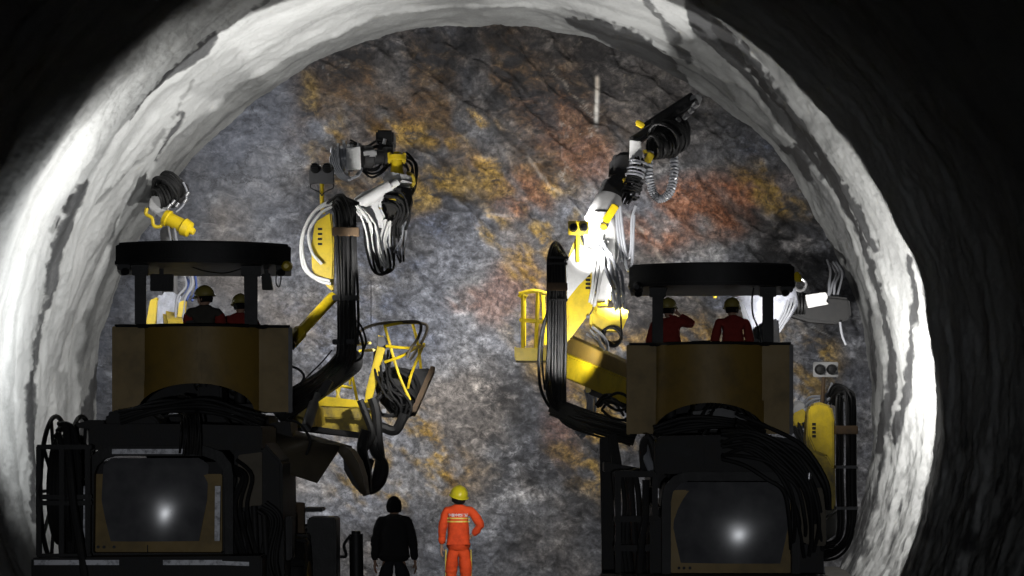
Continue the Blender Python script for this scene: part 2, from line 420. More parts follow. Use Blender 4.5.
def noise(scale, detail=8, rough=.65, vec=None, dist=0):
    n = N(nt, 'ShaderNodeTexNoise'); n.inputs['Scale'].default_value = scale; n.inputs['Detail'].default_value = detail
    n.inputs['Roughness'].default_value = rough; n.inputs['Distortion'].default_value = dist
    nt.links.new((vec or tc).outputs[0 if vec else 'Object'], n.inputs['Vector']); return n
nA, nB, nC = noise(.8, 12, .72, mp, 1.0), noise(3.0, 12, .76, mp, .6), noise(11, 8, .75, None, .3)
def mixc(fac_socket, A, B, blend='MIX'):
    x = N(nt, 'ShaderNodeMix', data_type='RGBA', blend_type=blend); 
    if isinstance(fac_socket, float): x.inputs['Factor'].default_value = fac_socket
    else: nt.links.new(fac_socket, x.inputs['Factor'])
    for k, v in (('A', A), ('B', B)):
        if isinstance(v, tuple): x.inputs[k].default_value = (*v, 1)
        else: nt.links.new(v, x.inputs[k])
    return x.outputs['Result']
def ramp(src, stops):
    c = N(nt, 'ShaderNodeValToRGB'); e = c.color_ramp.elements
    e[0].position, e[0].color = stops[0][0], (*stops[0][1], 1); e[1].position, e[1].color = stops[-1][0], (*stops[-1][1], 1)
    for p, col in stops[1:-1]: k = e.new(p); k.color = (*col, 1)
    nt.links.new(src, c.inputs['Fac']); return c.outputs['Color']
def att(n_): return N(nt, 'ShaderNodeAttribute', attribute_name=n_).outputs['Fac']
def mul(a, b):
    x = N(nt, 'ShaderNodeMath', operation='MULTIPLY')
    nt.links.new(a, x.inputs[0])
    if isinstance(b, float): x.inputs[1].default_value = b
    else: nt.links.new(b, x.inputs[1])
    return x.outputs[0]
def mrange(s, a, b, c=0, d=1):
    x = N(nt, 'ShaderNodeMapRange'); nt.links.new(s, x.inputs['Value'])
    for k, v in zip(('From Min', 'From Max', 'To Min', 'To Max'), (a, b, c, d)): x.inputs[k].default_value = v
    return x.outputs['Result']
base = ramp(nB.outputs['Fac'], [(.32,(.035,.037,.043)),(.45,(.11,.11,.118)),(.55,(.24,.24,.25)),(.68,(.52,.52,.53))])
base2 = ramp(nA.outputs['Fac'], [(.36,(.05,.052,.06)),(.5,(.17,.17,.178)),(.62,(.38,.375,.37))])
col = mixc(.5, base, base2)
pale_c = ramp(nB.outputs['Fac'], [(.35,(.15,.15,.158)),(.5,(.36,.36,.37)),(.65,(.68,.68,.69))])
col = mixc(mul(att('pale'), .75), col, pale_c)
col = mixc(mul(att('blue'), mrange(nB.outputs['Fac'], .4, .62)), col, ramp(nC.outputs['Fac'], [(.35,(.07,.085,.13)),(.65,(.30,.33,.42))]))
col = mixc(mul(att('rust'), mrange(nA.outputs['Fac'], .30, .5)), col, ramp(nB.outputs['Fac'], [(.36,(.030,.024,.020)),(.48,(.12,.075,.042)),(.56,(.22,.14,.07)),(.68,(.40,.30,.18))]))
col = mixc(mul(att('red'), mrange(nB.outputs['Fac'], .26, .48)), col, ramp(nC.outputs['Fac'], [(.3,(.14,.055,.035)),(.5,(.38,.16,.085)),(.7,(.55,.34,.24))]))
col = mixc(mul(att('dark'), mrange(nB.outputs['Fac'], .68, .46, 0, .93)), col, (.030,.031,.036))
col = mixc(mul(att('och'), mrange(nB.outputs['Fac'], .38, .52)), col, ramp(nC.outputs['Fac'], [(.3,(.30,.17,.03)),(.7,(.62,.42,.13))]))
col = mixc(mul(att('spray'), .8), col, ramp(nB.outputs['Fac'], [(.33,(.13,.135,.15)),(.5,(.27,.28,.305)),(.68,(.48,.49,.52))]))
col = mixc(mrange(att('spray'), 0, 1, 1, .45), col, ramp(nC.outputs['Fac'], [(.34,(.20,.20,.21)),(.47,(.68,.68,.68)),(.55,(1,1,1)),(.66,(1.5,1.5,1.5))]), 'MULTIPLY')
nR = N(nt, 'ShaderNodeTexNoise'); nR.noise_type = 'RIDGED_MULTIFRACTAL'; nR.inputs['Scale'].default_value = 1.7; nR.inputs['Detail'].default_value = 9
nR.inputs['Roughness'].default_value = .62; nR.inputs['Lacunarity'].default_value = 2.2; nR.inputs['Distortion'].default_value = .7; nR.normalize = True if hasattr(nR, 'normalize') else True
nt.links.new(mp.outputs[0], nR.inputs['Vector'])
col = mixc(1.0, col, ramp(nR.outputs['Fac'], [(.15,(.42,.42,.43)),(.40,(.80,.80,.80)),(.62,(1,1,1)),(.85,(1.0,1.0,1.0))]), 'MULTIPLY')
col = mixc(mrange(nR.outputs['Fac'], .62, .95, 0, .35), col, (.50,.48,.45))
vo = N(nt, 'ShaderNodeTexVoronoi', feature='DISTANCE_TO_EDGE'); vo.inputs['Scale'].default_value = 1.5
wv = N(nt, 'ShaderNodeVectorMath', operation='MULTIPLY_ADD'); wv.inputs[1].default_value = (.9,.9,.9)
nt.links.new(nB.outputs['Color'], wv.inputs[0]); nt.links.new(mp.outputs[0], wv.inputs[2]); nt.links.new(wv.outputs[0], vo.inputs['Vector'])
col = mixc(mul(mrange(vo.outputs['Distance'], .0, .035, .8, 0), mrange(nA.outputs['Fac'], .42, .55)), col, (.018,.018,.02))
col = mixc(mul(att('vein'), .75), col, (.62,.60,.56))
nW = noise(.55, 4, .5)
col = mixc(.6, col, ramp(nW.outputs['Fac'], [(.38,(.88,.95,1.10)),(.52,(1,1,1)),(.62,(1.15,.98,.80))]), 'MULTIPLY')
hs = N(nt, 'ShaderNodeHueSaturation'); hs.inputs['Saturation'].default_value = 1.05; hs.inputs['Value'].default_value = 1.3
nt.links.new(col, hs.inputs['Color']); nt.links.new(hs.outputs['Color'], bs.inputs['Base Color'])
nt.links.new(mrange(nA.outputs['Fac'], .3, .7, .38, .75), bs.inputs['Roughness'])
bp = N(nt, 'ShaderNodeBump'); bp.inputs['Strength'].default_value = .9; bp.inputs['Distance'].default_value = .09
ad = N(nt, 'ShaderNodeMath', operation='MULTIPLY_ADD'); ad.inputs[1].default_value = .35
nt.links.new(nC.outputs['Fac'], ad.inputs[0]); nt.links.new(nB.outputs['Fac'], ad.inputs[2])
nt.links.new(ad.outputs[0], bp.inputs['Height']); nt.links.new(bp.outputs['Normal'], bs.inputs['Normal'])
rock()

# ---- muddy floor
xs = np.linspace(AX-6.1, AX+6.1, 160); ysf = np.concatenate([np.linspace(-8, 20, 60), np.linspace(20.2, 36.2, 200)])
Xg, Yg = np.meshgrid(xs, ysf, indexing='ij')
Zg = .05*fbm(Xg*.8, Yg*.5, 0*Xg, 4)-.03+.02*np.cos(Xg*5)*fbm(Xg*.3, Yg*.1, 0*Xg+5, 2)
# sprayed rebound heaped along the foot of the walls
Zg = Zg+.3*sstep(4.4, 5.6, np.abs(Xg-AX)+.5*fbm(Xg*.9, Yg*.9, 0*Xg+8, 4))
fm = mat('muddy_tunnel_floor', (.10,.095,.085), .7, dirt=.8, dirtcol=(.05,.048,.045), scale=1.5, bump=.6)
structure(link('floor', grid_mesh('floor', Xg, Yg, Zg, {}), fm))

# ---- camera
cam = bpy.data.cameras.new('camera'); cam.lens_unit = 'MILLIMETERS'; cam.sensor_width = 36; cam.lens = 36*F/1024
cam.shift_y = (HZ-288)/1024; cam.clip_end = 200
co = bpy.data.objects.new('camera', cam); C.objects.link(co); co.location = (0, 0, CAMZ); co.rotation_euler = (math.pi/2, 0, 0)
sc.camera = co
sc.view_settings.view_transform = 'Standard'; sc.view_settings.look = 'None'; sc.view_settings.gamma = 1; sc.view_settings.exposure = 0
sc.view_settings.use_curve_mapping = False
w = bpy.data.worlds.new('world'); sc.world = w; w.use_nodes = True
w.node_tree.nodes['Background'].inputs[0].default_value = (.5,.55,.65,1); w.node_tree.nodes['Background'].inputs[1].default_value = .002

def lamp(kind, name, loc, power, target=None, size=170, blend=.12, r=.08, col=(1,.98,.95)):
    l = bpy.data.lights.new(name, kind); l.energy = power; l.color = col; l.shadow_soft_size = r
    if kind == 'SPOT': l.spot_size = math.radians(size); l.spot_blend = blend
    o = bpy.data.objects.new(name, l); C.objects.link(o); o.location = loc
    if target is not None: o.rotation_euler = (Vector(target)-Vector(loc)).to_track_quat('-Z', 'Y').to_euler()
    return o
def fwd(p, dx=0, dz=0): return Vector(p)+Vector((dx, 5, dz))
pL = W(321, 166, 30.2)+Vector((0,.25,0)); pC = W(578, 229, 30.6)+Vector((0,.25,0)); pR = W(825, 369, 29.9)+Vector((0,.25,0))
for p_, dx, wide, narrow in ((pL, -.4, 240, 230), (pC, 0, 430, 230), (pR, .3, 300, 650)):
    lamp('SPOT', 'boom_light', p_, wide, fwd(p_, dx, .2), 172, .06)
    lamp('SPOT', 'boom_flood', p_, narrow, fwd(p_, dx, 0), 120, 1)
lamp('SPOT', 'side_light', (-5.35, 28.5, 3.6), 130, (-5.35-1.25*2, 28.5+.62*2, 3.6+.46*2), 172, .4, col=(.98,1,1))
lamp('SPOT', 'jumbo_fill', (-3.4, 29.9, 4.5), 1250, (-2.2, 34, 4.4), 90, .7)  # added fill without a fixture, for the booms and face
lamp('SPOT', 'jumbo_fill', (-3.35, 28.0, 4.5), 300, (-2.8, 29.9, 4.9), 60, .6)  # added fill aimed at the yellow gusset
lamp('SPOT', 'jumbo_fill', (1.6, 30.6, 4.5), 1500, (.8, 35, 4.6), 80, .7)  # added fill for the middle of the face
lamp('SPOT', 'jumbo_fill', (-4.7, 28.0, 5.0), 250, (-4.7-.40*3, 28.0+.88*3, 5.0+.25*3), 178, .9)  # added fill above the left canopy, for the left wall and vault
lamp('SPOT', 'boom_fill', W(588, 252, 29.9), 130, W(601, 236, 31.1), 80, .6)  # added spot that burns out the white arm
lamp('SPOT', 'boom_fill', (-1.95, 28.6, 4.3), 230, W(380, 180, 30.6), 42, .5)  # added fill for the left jumbo's drill head
lamp('SPOT', 'local_fill', (1.0, 29.2, 3.5), 150, (.45, 31.2, 4.1), 80, .6)  # added fill for the basket and lower yellow boom
lamp('SPOT', 'local_fill', (3.9, 28.6, 3.5), 30, (4.45, 29.5, 3.0), 70, .6)  # added fill for the wall side boom
lamp('SPOT', 'local_fill', (-.15, 28.8, 3.4), 75, (.38, 31.1, 4.1), 44, .6)  # second added fill for the basket
lamp('SPOT', 'local_fill', (-1.0, 28.6, 3.7), 230, (-2.0, 30.5, 3.1), 52, .7)  # added fill for the service platform
lamp('SPOT', 'local_fill', (-2.2, 30.8, 1.5), 650, (-1.5, 36, 1.7), 80, .8)  # added fill for the low part of the face
lamp('SPOT', 'front_light', (-.25, 26.3, 2.2), 330, (-.75, 30, 1.0), 34, .6)
lamp('SPOT', 'rear_fill', (0, -10, 1.9), 3300, (0, 25, 2.0), 22, .5, r=.12, col=(.92,.95,1))  # unseen lamp behind the camera: cover glare, plus added fill on the jumbos
lamp('POINT', 'wide_fill', (-1.5, -12, 4.5), 280, r=.3, col=(.95,.97,1))  # unseen point light added to lift the black edges
sc.cycles.diffuse_bounces = 0
# ================================================================== MACHINES
def rrect(x0, y0, x1, y1, r, n=4):
    out = []
    for cx, cy, a0 in ((x1-r, y0+r, -90), (x1-r, y1-r, 0), (x0+r, y1-r, 90), (x0+r, y0+r, 180)):
        for k in range(n+1):
            a = math.radians(a0+90*k/n); out.append((cx+r*math.cos(a), cy+r*math.sin(a)))
    return out
def tubeobj(name, pts, r, m, parent, n=8, sub=6, **k): return obj(name, MB().tube(pts, r, n, sub), m, parent, **k)
def hoses(parent, path, count, spread, r, m='rubber', name='hose', jit=.02, depth=None, seed=1, endj=0):
    """separate hoses running side by side along a path of world points"""
    rg = random.Random(seed)
    P = [Vector(p) for p in path]; depth = depth or spread*.6
    for k in range(count):
        t = (k+.5)/count*2-1
        dy = rg.uniform(-1, 1)*depth/2
        pts = []
        for i, p in enumerate(P):
            d = (P[min(i+1, len(P)-1)]-P[max(i-1, 0)]).normalized()
            a = d.cross(Vector((0,1,0))); a = a.normalized() if a.length > 1e-3 else Vector((1,0,0))
            ej = endj if i in (0, len(P)-1) else 0
            pts.append(p+a*(t*spread/2+rg.uniform(-jit, jit)+rg.uniform(-ej, ej))+Vector((0, dy+rg.uniform(-jit, jit), rg.uniform(-jit, jit)+rg.uniform(-ej, ej))))
        tubeobj(name, pts, r*rg.uniform(.85, 1.15), m, parent, n=7, sub=5)
def tyre(parent, x, y, z, r, w_):
    mb = MB().lathe((x-w_/2, y, z), (x+w_/2, y, z), [(0, r*.55), (0, r*.9), (.08, r*.97), (.2, r), (.8, r), (.92, r*.97), (1, r*.9), (1, r*.55)], 36)
    for k in range(18):
        a = 2*math.pi*k/18
        q = Matrix.Rotation(-a, 3, 'X')
        c = Vector((x, y, z))+Vector((0, math.cos(a)*0, 0))+q @ Vector((0, 0, r))
        mb.box(c, (w_*.96, r*.12, r*.07), q)
    o = obj('tyre', mb, 'rubber', parent)
    obj('rim', MB().lathe((x-w_*.52, y, z), (x+w_*.52, y, z), [(0, r*.2), (0, r*.5), (.1, r*.54), (.9, r*.54), (1, r*.5), (1, r*.2)], 24), 'ochre', o)

def canopy_plan(cx, hw, Yf, depth, n=40):
    """D shaped plan, bowed towards the rear of the machine"""
    pts = []
    for k in range(n+1):
        t = k/n*2-1
        pts.append((cx+hw*t, Yf+.42*(abs(t)**2.4)))
    for k in range(n+1):
        t = 1-k/n*2
        pts.append((cx+hw*t, Yf+depth-.12*(abs(t)**2.4)))
    return pts
def slab(plan, z0, z1, inset=0):
    cx = sum(p[0] for p in plan)/len(plan); cy = sum(p[1] for p in plan)/len(plan)
    P = [(cx+(x-cx)*(1-inset), cy+(y-cy)*(1-inset)) for x, y in plan]; n = len(P)
    mb = MB(); mb.add([(x, y, z0) for x, y in P]+[(x, y, z1) for x, y in P], [tuple(range(n)), tuple(range(2*n-1, n-1, -1))]+[(i, i+n, (i+1)%n+n, (i+1)%n) for i in range(n)])
    return mb

def cab(root, x0, x1, yt, yb, Y, arch, can, paint):
    """x0..x1, yt..yb of the rear apron in the photo at distance Y"""
    k = Y/F
    X0, X1 = (x0-512)*k, (x1-512)*k; Zt, Zb = CAMZ+(HZ-yt)*k, CAMZ+(HZ-yb)*k
    cx, hw = (X0+X1)/2, (X1-X0)/2
    ax, ahw, azt = (arch[0]-512)*k, arch[1]*k, CAMZ+(HZ-arch[2])*k
    dep = 1.75
    nu, nz = 60, 10
    def plan(t):      # bowed middle bay
        b = max(0, 1-(t/.66)**2)
        return Y-.30*b**.8 if abs(t) < .66 else Y
    ob = MB(); vs = []; th = .05
    for side in (0, th):
        for i in range(nu+1):
            t = i/nu*2-1; x = cx+hw*t
            zb = Zb
            u = (x-ax)/ahw
            if abs(u) < 1: zb = Zb+(azt-Zb)*math.sqrt(max(0, 1-u*u*u*u if abs(u) < 0 else 1-u*u))
            for j in range(nz+1): vs.append((x, plan(t)+side, zb+(Zt-zb)*j/nz))
    fs = []; S = (nu+1)*(nz+1); idx = lambda i, j, s=0: s*S+i*(nz+1)+j
    for i in range(nu):
        for j in range(nz):
            fs.append((idx(i,j), idx(i+1,j), idx(i+1,j+1), idx(i,j+1))); fs.append((idx(i,j,1), idx(i,j+1,1), idx(i+1,j+1,1), idx(i+1,j,1)))
        fs.append((idx(i,0), idx(i,0,1), idx(i+1,0,1), idx(i+1,0))); fs.append((idx(i,nz), idx(i+1,nz), idx(i+1,nz,1), idx(i,nz,1)))
    for j in range(nz):
        fs.append((idx(0,j), idx(0,j+1), idx(0,j+1,1), idx(0,j,1))); fs.append((idx(nu,j), idx(nu,j,1), idx(nu,j+1,1), idx(nu,j+1)))
    ap = obj('cab_apron', MB().add(vs, fs), paint, root, angle=30)
    for t in (-.68, -.02, .66):
        x = cx+hw*t
        obj('seam_rib', MB().box((x, plan(t)-.012, (max(Zb, azt+.02 if abs((x-ax)/ahw) < 1 else Zb)+Zt)/2), (.045, .03, Zt-max(Zb, azt+.02 if abs((x-ax)/ahw) < 1 else Zb)-.02)), paint, ap, bevel=.006)
    obj('top_rail', MB().tube([(cx+hw*t, plan(t)+.025, Zt+.01) for t in [i/16*2-1 for i in range(17)]], .028, 8, 2), 'black', ap)
    for s in (-1, 1):
        obj('side_panel', MB().box((cx+s*(hw-.03), Y+dep/2+.05, (Zt+Zb)/2), (.05, dep, Zt-Zb)), paint, root, bevel=.01)
        obj('corner_strip', MB().box((cx+s*(hw+.005), Y+.02, (Zt+Zb)/2), (.05, .07, Zt-Zb+.02)), 'grey' if s > 0 else 'ochre', root, bevel=.01)
    obj('front_panel', MB().box((cx, Y+dep+.05, (Zt+Zb)/2-.25), (2*hw-.1, .05, Zt-Zb-.5)), 'dark', root, bevel=.01)
    obj('cab_floor', MB().box((cx, Y+dep/2+.1, Zb+.06), (2*hw-.12, dep-.15, .08)), 'dark', root, bevel=.01)
    # canopy
    c0, c1, ct, cb = can
    zc1, zc0 = CAMZ+(HZ-ct)*k, CAMZ+(HZ-cb)*k
    cc, ch = ((c0+c1)/2-512)*k, (c1-c0)/2*k
    pl = canopy_plan(cc, ch, Y-.28, 2.3)
    cn = obj('canopy', slab(pl, zc0+.02, zc1-.03), 'black', root, bevel=.012)
    obj('roof_skin', slab(pl, zc1-.03, zc1, .03), 'dark', cn, bevel=.01)
    obj('drip_rim', slab(pl, zc0-.012, zc0+.03, -.008), 'black', cn)
    for s in (-1, 1):
        xx = cc+s*(ch-.12)
        obj('canopy_bracket', MB().box((xx+s*.02, Y+.2, zc0-.045), (.16, .22, .07)).cyl((xx, Y+.1, zc0-.11), (xx, Y+.16, zc0-.06), .05), 'black', cn, bevel=.01)
    return dict(cx=cx, hw=hw, Zt=Zt, Zb=Zb, zc0=zc0, zc1=zc1, k=k, cc=cc, ch=ch, canopy=cn)

def turn(objs, pivot, ang):
    """turn built objects about a vertical line"""
    for o in objs:
        off = rootof(o).location; p = Vector(pivot)-off
        o.data.transform(Matrix.Translation(p) @ Matrix.Rotation(ang, 4, 'Z') @ Matrix.Translation(-p))
def post(root, px0, px1, Y, z0, z1):
    k = Y/F; x = ((px0+px1)/2-512)*k; w_ = (px1-px0)*k
    p = obj('canopy_post', MB().box((x, Y, (z0+z1)/2), (w_, .10, z1-z0)), 'black', root, bevel=.012)
    obj('post_bracket', MB().box((x, Y, z1-.07), (w_*1.5, .15, .13)).cyl((x, Y-.10, z1-.06), (x, Y-.07, z1-.06), .045), 'black', p, bevel=.008)
    return p
def seat(root, x, y, z, zf):
    o = obj('operator_seat', MB().box((x, y, z-.06), (.46, .46, .12)), 'seat', root, bevel=.03)
    obj('seat_back', MB().box((x, y-.24, z+.12), (.42, .09, .34), Matrix.Rotation(math.radians(8), 3, 'X')), 'seat', o, bevel=.03)
    obj('seat_pedestal', MB().cyl((x, y, zf), (x, y, z-.1), .07), 'dark', o)

def cover(root, out, Y, bulge, tx, tz, m='cover'):
    """bulged sheet steel engine cover; out = list of (y, xl, xr) rows in the photo"""
    k = Y/F; nr, nc = 24, 32
    rows = []
    ys = [r[0] for r in out]
    vs = []
    for side in (0, .04):
        for i in range(nr+1):
            yy = ys[0]+(ys[-1]-ys[0])*i/nr
            xl = float(np.interp(yy, ys, [r[1] for r in out])); xr = float(np.interp(yy, ys, [r[2] for r in out]))
            for j in range(nc+1):
                u = j/nc*2-1; v = i/nr*2-1
                px = (xl+xr)/2+(xr-xl)/2*u
                p = W(px, yy, Y)
                hw = (xr-xl)/2*k; hh = (ys[-1]-ys[0])/2*k
                # rotate about the centre so the sheet leans towards the tunnel axis
                y = Y-bulge*(1-u*u)-bulge*.55*(1-v*v)+tx*u*hw-tz*v*hh+side
                vs.append((p.x, y, p.z))
    fs = []; S = (nr+1)*(nc+1); idx = lambda i, j, s=0: s*S+i*(nc+1)+j
    for i in range(nr):
        for j in range(nc):
            fs.append((idx(i,j), idx(i+1,j), idx(i+1,j+1), idx(i,j+1))); fs.append((idx(i,j,1), idx(i,j+1,1), idx(i+1,j+1,1), idx(i+1,j,1)))
    for j in range(nc): fs += [(idx(0,j), idx(0,j+1), idx(0,j+1,1), idx(0,j,1)), (idx(nr,j), idx(nr,j,1), idx(nr,j+1,1), idx(nr,j+1))]
    for i in range(nr): fs += [(idx(i,0), idx(i,0,1), idx(i+1,0,1), idx(i+1,0)), (idx(i,nc), idx(i+1,nc), idx(i+1,nc,1), idx(i,nc,1))]
    return obj('engine_cover', MB().add(vs, fs), m, root, angle=50)

def dual_lamp(parent, px0, px1, py0, py1, Y, box='grey', stem=None, stemmat='yellow', frame=False):
    """two round work lamps side by side seen from behind, on a bracket"""
    k = Y/F; w_ = (px1-px0)*k
    r = w_*.22
    br = obj('lamp_bracket', MB().box(W((px0+px1)/2, (py0+py1)/2, Y), (w_, .05, (py1-py0)*k)), box, parent, bevel=.01)
    for s in (-1, 1):
        c = W((px0+px1)/2, (py0+py1)/2, Y)+Vector((s*w_*.24, 0, 0))
        if not frame: c.z += (py1-py0)*k*.55
        d = MB().lathe(c+Vector((0,-.13,0)), c+Vector((0,.10,0)), [(0, r*.3), (.04, r*.75), (.3, r*.95), (.8, r), (1, r*1.04)], 20)
        for q in range(5): d.box(c+Vector((0,-.135+.0*q, (q-2)*r*.32)), (r*1.2, .03, r*.08))
        l = obj('work_lamp', d, 'black', br)
        obj('lamp_lens', MB().cyl(c+Vector((0,.098,0)), c+Vector((0,.115,0)), r*.9), 'lens', l)
    if stem: obj('lamp_stem', MB().tube([W(x, y, Y) for x, y in stem], .03, 8, 3), stemmat, br)
    return br

def coil(parent, c, r, n, axis, tr, m, name='hose_coil', pitch=.03, seed=0):
    rg = random.Random(seed); axis = Vector(axis).normalized(); a = axis.orthogonal().normalized(); b = axis.cross(a)
    for k in range(n):
        rr = r*rg.uniform(.85, 1.05); cc = Vector(c)+axis*(k-(n-1)/2)*pitch
        ph = rg.uniform(0, 6)
        tubeobj(name, [cc+(a*math.cos(t+ph)+b*math.sin(t+ph))*rr*(1+.05*math.sin(3*t+k))+axis*pitch*t/6.28 for t in [i/14*6.4 for i in range(15)]], tr, m, parent, n=6, sub=3)
def cable(parent, pts, r, m='rubber', name='cable', Y=None):
    return tubeobj(name, [W(p[0], p[1], p[2] if len(p) > 2 else Y) for p in pts], r, m, parent)

def chassis(root, cx, Y0, Y1, hw=1.15):
    obj('chassis', MB().box((cx, (Y0+Y1)/2, .95), (hw*1.5, Y1-Y0, .5)).box((cx, (Y0+Y1)/2+.3, 1.35), (hw*1.3, Y1-Y0-1, .4)), 'dark', root, bevel=.03)
    for s in (-1, 1):
        for y in (Y0+1.3, Y1-1.2): tyre(root, cx+s*(hw-.1), y, .62, .62, .42)
    for s in (-1, 1):
        st = obj('stabilizer_jack', MB().cyl((cx+s*(hw+.05), Y1+.1, .25), (cx+s*(hw+.05), Y1+.1, 1.3), .09), 'dark', root)
        obj('jack_foot', MB().lathe((cx+s*(hw+.05), Y1+.1, .02), (cx+s*(hw+.05), Y1+.1, .3), [(0,.22),(.3,.2),(1,.06)]), 'rust', st)

def railing(parent, posts, rails, r=.018, m='yellow'):
    """posts and rails as lists of photo points with distance"""
    for p in posts: obj('rail_post', MB().tube([W(*q) for q in p], r, 8, 1 if len(p) == 2 else 4), m, parent)
    for p in rails: obj('hand_rail', MB().tube([W(*q) for q in p], r, 8, 1 if len(p) == 2 else 4), m, parent)
# ------------------------------------------------------------------ LEFT JUMBO
YL = 26.2
L = thing('drilling_jumbo', (-3.85, 27, 0), 'dark drilling jumbo with reflective tape strips and a spoked reel beside the bright wall', 'drilling machine', 'rock drilling jumbos at the face')
chassis(L, -3.75, 25.2, 30.6)
_n0 = set(bpy.data.objects)
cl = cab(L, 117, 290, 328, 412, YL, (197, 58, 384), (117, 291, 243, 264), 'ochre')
for a, b in ((139, 150), (247, 260)): post(L, a, b, YL+.25, cl['Zt']-.6, cl['zc0'])
turn([o for o in bpy.data.objects if o not in _n0], (W(290,0,YL).x, YL, 0), math.radians(6.0))
# monitors hanging from the canopy
def monitor(root, pts, Y, tilt=0):
    o = obj('monitor', MB().prism(pts, Y, .07), 'black', root, bevel=.008)
    xs = [p[0] for p in pts]; ys = [p[1] for p in pts]; mx = sum(xs)/len(xs)
    obj('monitor_arm', MB().bar(W(mx, min(ys)-8, Y+.03), W(mx, min(ys)+1, Y+.03), .05), 'black', o)
    obj('screen', MB().prism([(mx+(x-mx)*.85, sum(ys)/4+(y-sum(ys)/4)*.85) for x, y in pts], Y+.071, .005), 'lens', o)
monitor(L, [(150,274),(173,274),(173,291),(150,291)], YL+.6)
monitor(L, [(261,274),(270,273),(273,290),(262,290)], YL+.6)
obj('corner_lamp', MB().lathe(W(123,270,YL-.0), W(123,270,YL+.22), [(0,.03),(.2,.06),(1,.07)]), 'black', cl['canopy'])
obj('corner_lamp', MB().lathe(W(286,266,YL), W(287,266,YL+.22), [(0,.03),(.2,.06),(1,.07)]), 'yellow', cl['canopy'])
cable(L, [(245,268),(245,290),(246,305),(250,328)], .012, Y=YL+.4)
cable(L, [(190,266),(205,271),(225,273),(243,268)], .008, Y=YL+.3)
cable(L, [(277,268),(276,282),(279,287),(281,278),(279,268)], .008, Y=YL+.2)
# controls on the cab rim
sw = obj('control_console', MB().prism([(185,321),(193,320),(198,330),(186,330)], YL+.5, .2), 'black', L, bevel=.01)
st = obj('steering_wheel', MB().tube([W(152,327,YL+.5)+Vector((.10*math.cos(a), .09*math.sin(a), .05*math.sin(a)+.06*math.cos(a)*0+.05*math.cos(a+1))) for a in [i/12*2*math.pi for i in range(12)]], .014, 8, 3, closed=True), 'black', L)
obj('steering_column', MB().cyl(W(152,345,YL+.55), W(152,326,YL+.5), .025), 'black', st)
obj('armrest', MB().prism([(263,327),(264,324),(268,325),(271,329)], YL+.4, .3), 'black', L, bevel=.01)
seat(L, W(204,0,YL+.6).x, YL+.58, 3.38, 2.85); seat(L, W(240,0,YL+1.15).x, YL+1.13, 3.30, 2.85)
# works under the cab
und = obj('cab_lift_frame', MB().box((cl['cx'], YL+.9, 2.35), (1.5, 1.2, .75)).box((cl['cx'], YL+.8, 2.9), (.3, .6, .4)), 'dark', L, bevel=.03)
for s in (-1, 1): obj('lift_arm', MB().bar((cl['cx']+s*.7, YL+1.7, 1.6), (cl['cx']+s*.55, YL+.3, 2.75), .14, .2), 'black', L, bevel=.02)
# rear bodywork
Yr = 24.8
obj('rear_deck', MB().prism([(88,428),(100,424),(190,424),(262,426),(262,450),(88,450)], Yr, 1.5), 'dark', L, bevel=.02)
obj('deck_cowl', MB().prism([(106,414),(112,410),(146,411),(158,420),(160,426),(104,426)], Yr+.2, .8), 'dark', L, bevel=.03)
obj('deck_flap', MB().prism([(75,424),(88,420),(104,420),(104,425),(90,429),(78,428)], Yr+.1, .5), 'dark', L, bevel=.01)
fr = MB()
outer = [(86,470),(88,460),(98,450),(112,446),(205,446),(222,452),(231,464),(233,476),(233,556),(86,556)]
inner = [(94,474),(97,466),(104,459),(114,456),(203,456),(214,460),(222,468),(224,478),(224,553),(93,553)]
pts = [W(x,y,Yr-.12) for x,y in outer]+[W(x,y,Yr-.12) for x,y in inner]; n = 10
pts += [p+Vector((0,.14,0)) for p in pts]
fs = []
for i in range(n):
    j = (i+1) % n
    fs += [(i,j,n+j,n+i), (2*n+i,3*n+i,3*n+j,2*n+j), (i,2*n+i,2*n+j,j), (n+i,n+j,3*n+j,3*n+i)]
gf = obj('guard_frame', fr.add(pts, fs), 'black', L, bevel=.01)
for p in ([(112,449),(183,449),(183,454),(112,454)], [(83.5,486),(88.5,486),(88,542),(83,542)], [(215,486),(220.5,486),(219.5,541),(214.5,541)]):
    obj('reflective_tape', MB().prism(p, Yr-.135, .008), 'tape', gf, label='pale reflective tape strip')
obj('radiator_housing', MB().prism([(93,462),(224,462),(224,553),(93,553)], Yr+.1, 2.2), 'dark', L, bevel=.02)
yp = obj('lower_panel', MB().prism([(94,474),(222,474),(222,552),(93,552)], Yr+.03, .06), 'ochre', L, bevel=.01)
for x in (98,104,114): obj('panel_bolt', MB().cyl(W(x,547,Yr-.0), W(x,547,Yr+.03), .018), 'black', yp)
obj('panel_slot', MB().prism([(147,545),(148,545),(148,552),(147,552)], Yr+.02, .02), 'black', yp)
cover(L, [(458,112,198),(464,104,208),(500,103,207),(520,107,203),(541,112,199)], Yr, .07, .08, .08)
bp_ = obj('rear_bumper', MB().prism([(31,558),(262,556),(262,600),(31,602)], Yr-.55, .45), 'dark', L, bevel=.02)
for a, b in ((34,119),(163,222)): obj('reflective_tape', MB().prism([(a,560),(b,560),(b,565),(a,565)], Yr-.56, .008), 'tape', bp_, label='pale reflective tape strip')
obj('reflective_tape', MB().prism([(222,561),(249,562),(249,566),(222,565)], Yr-.56, .008), 'tape', bp_)
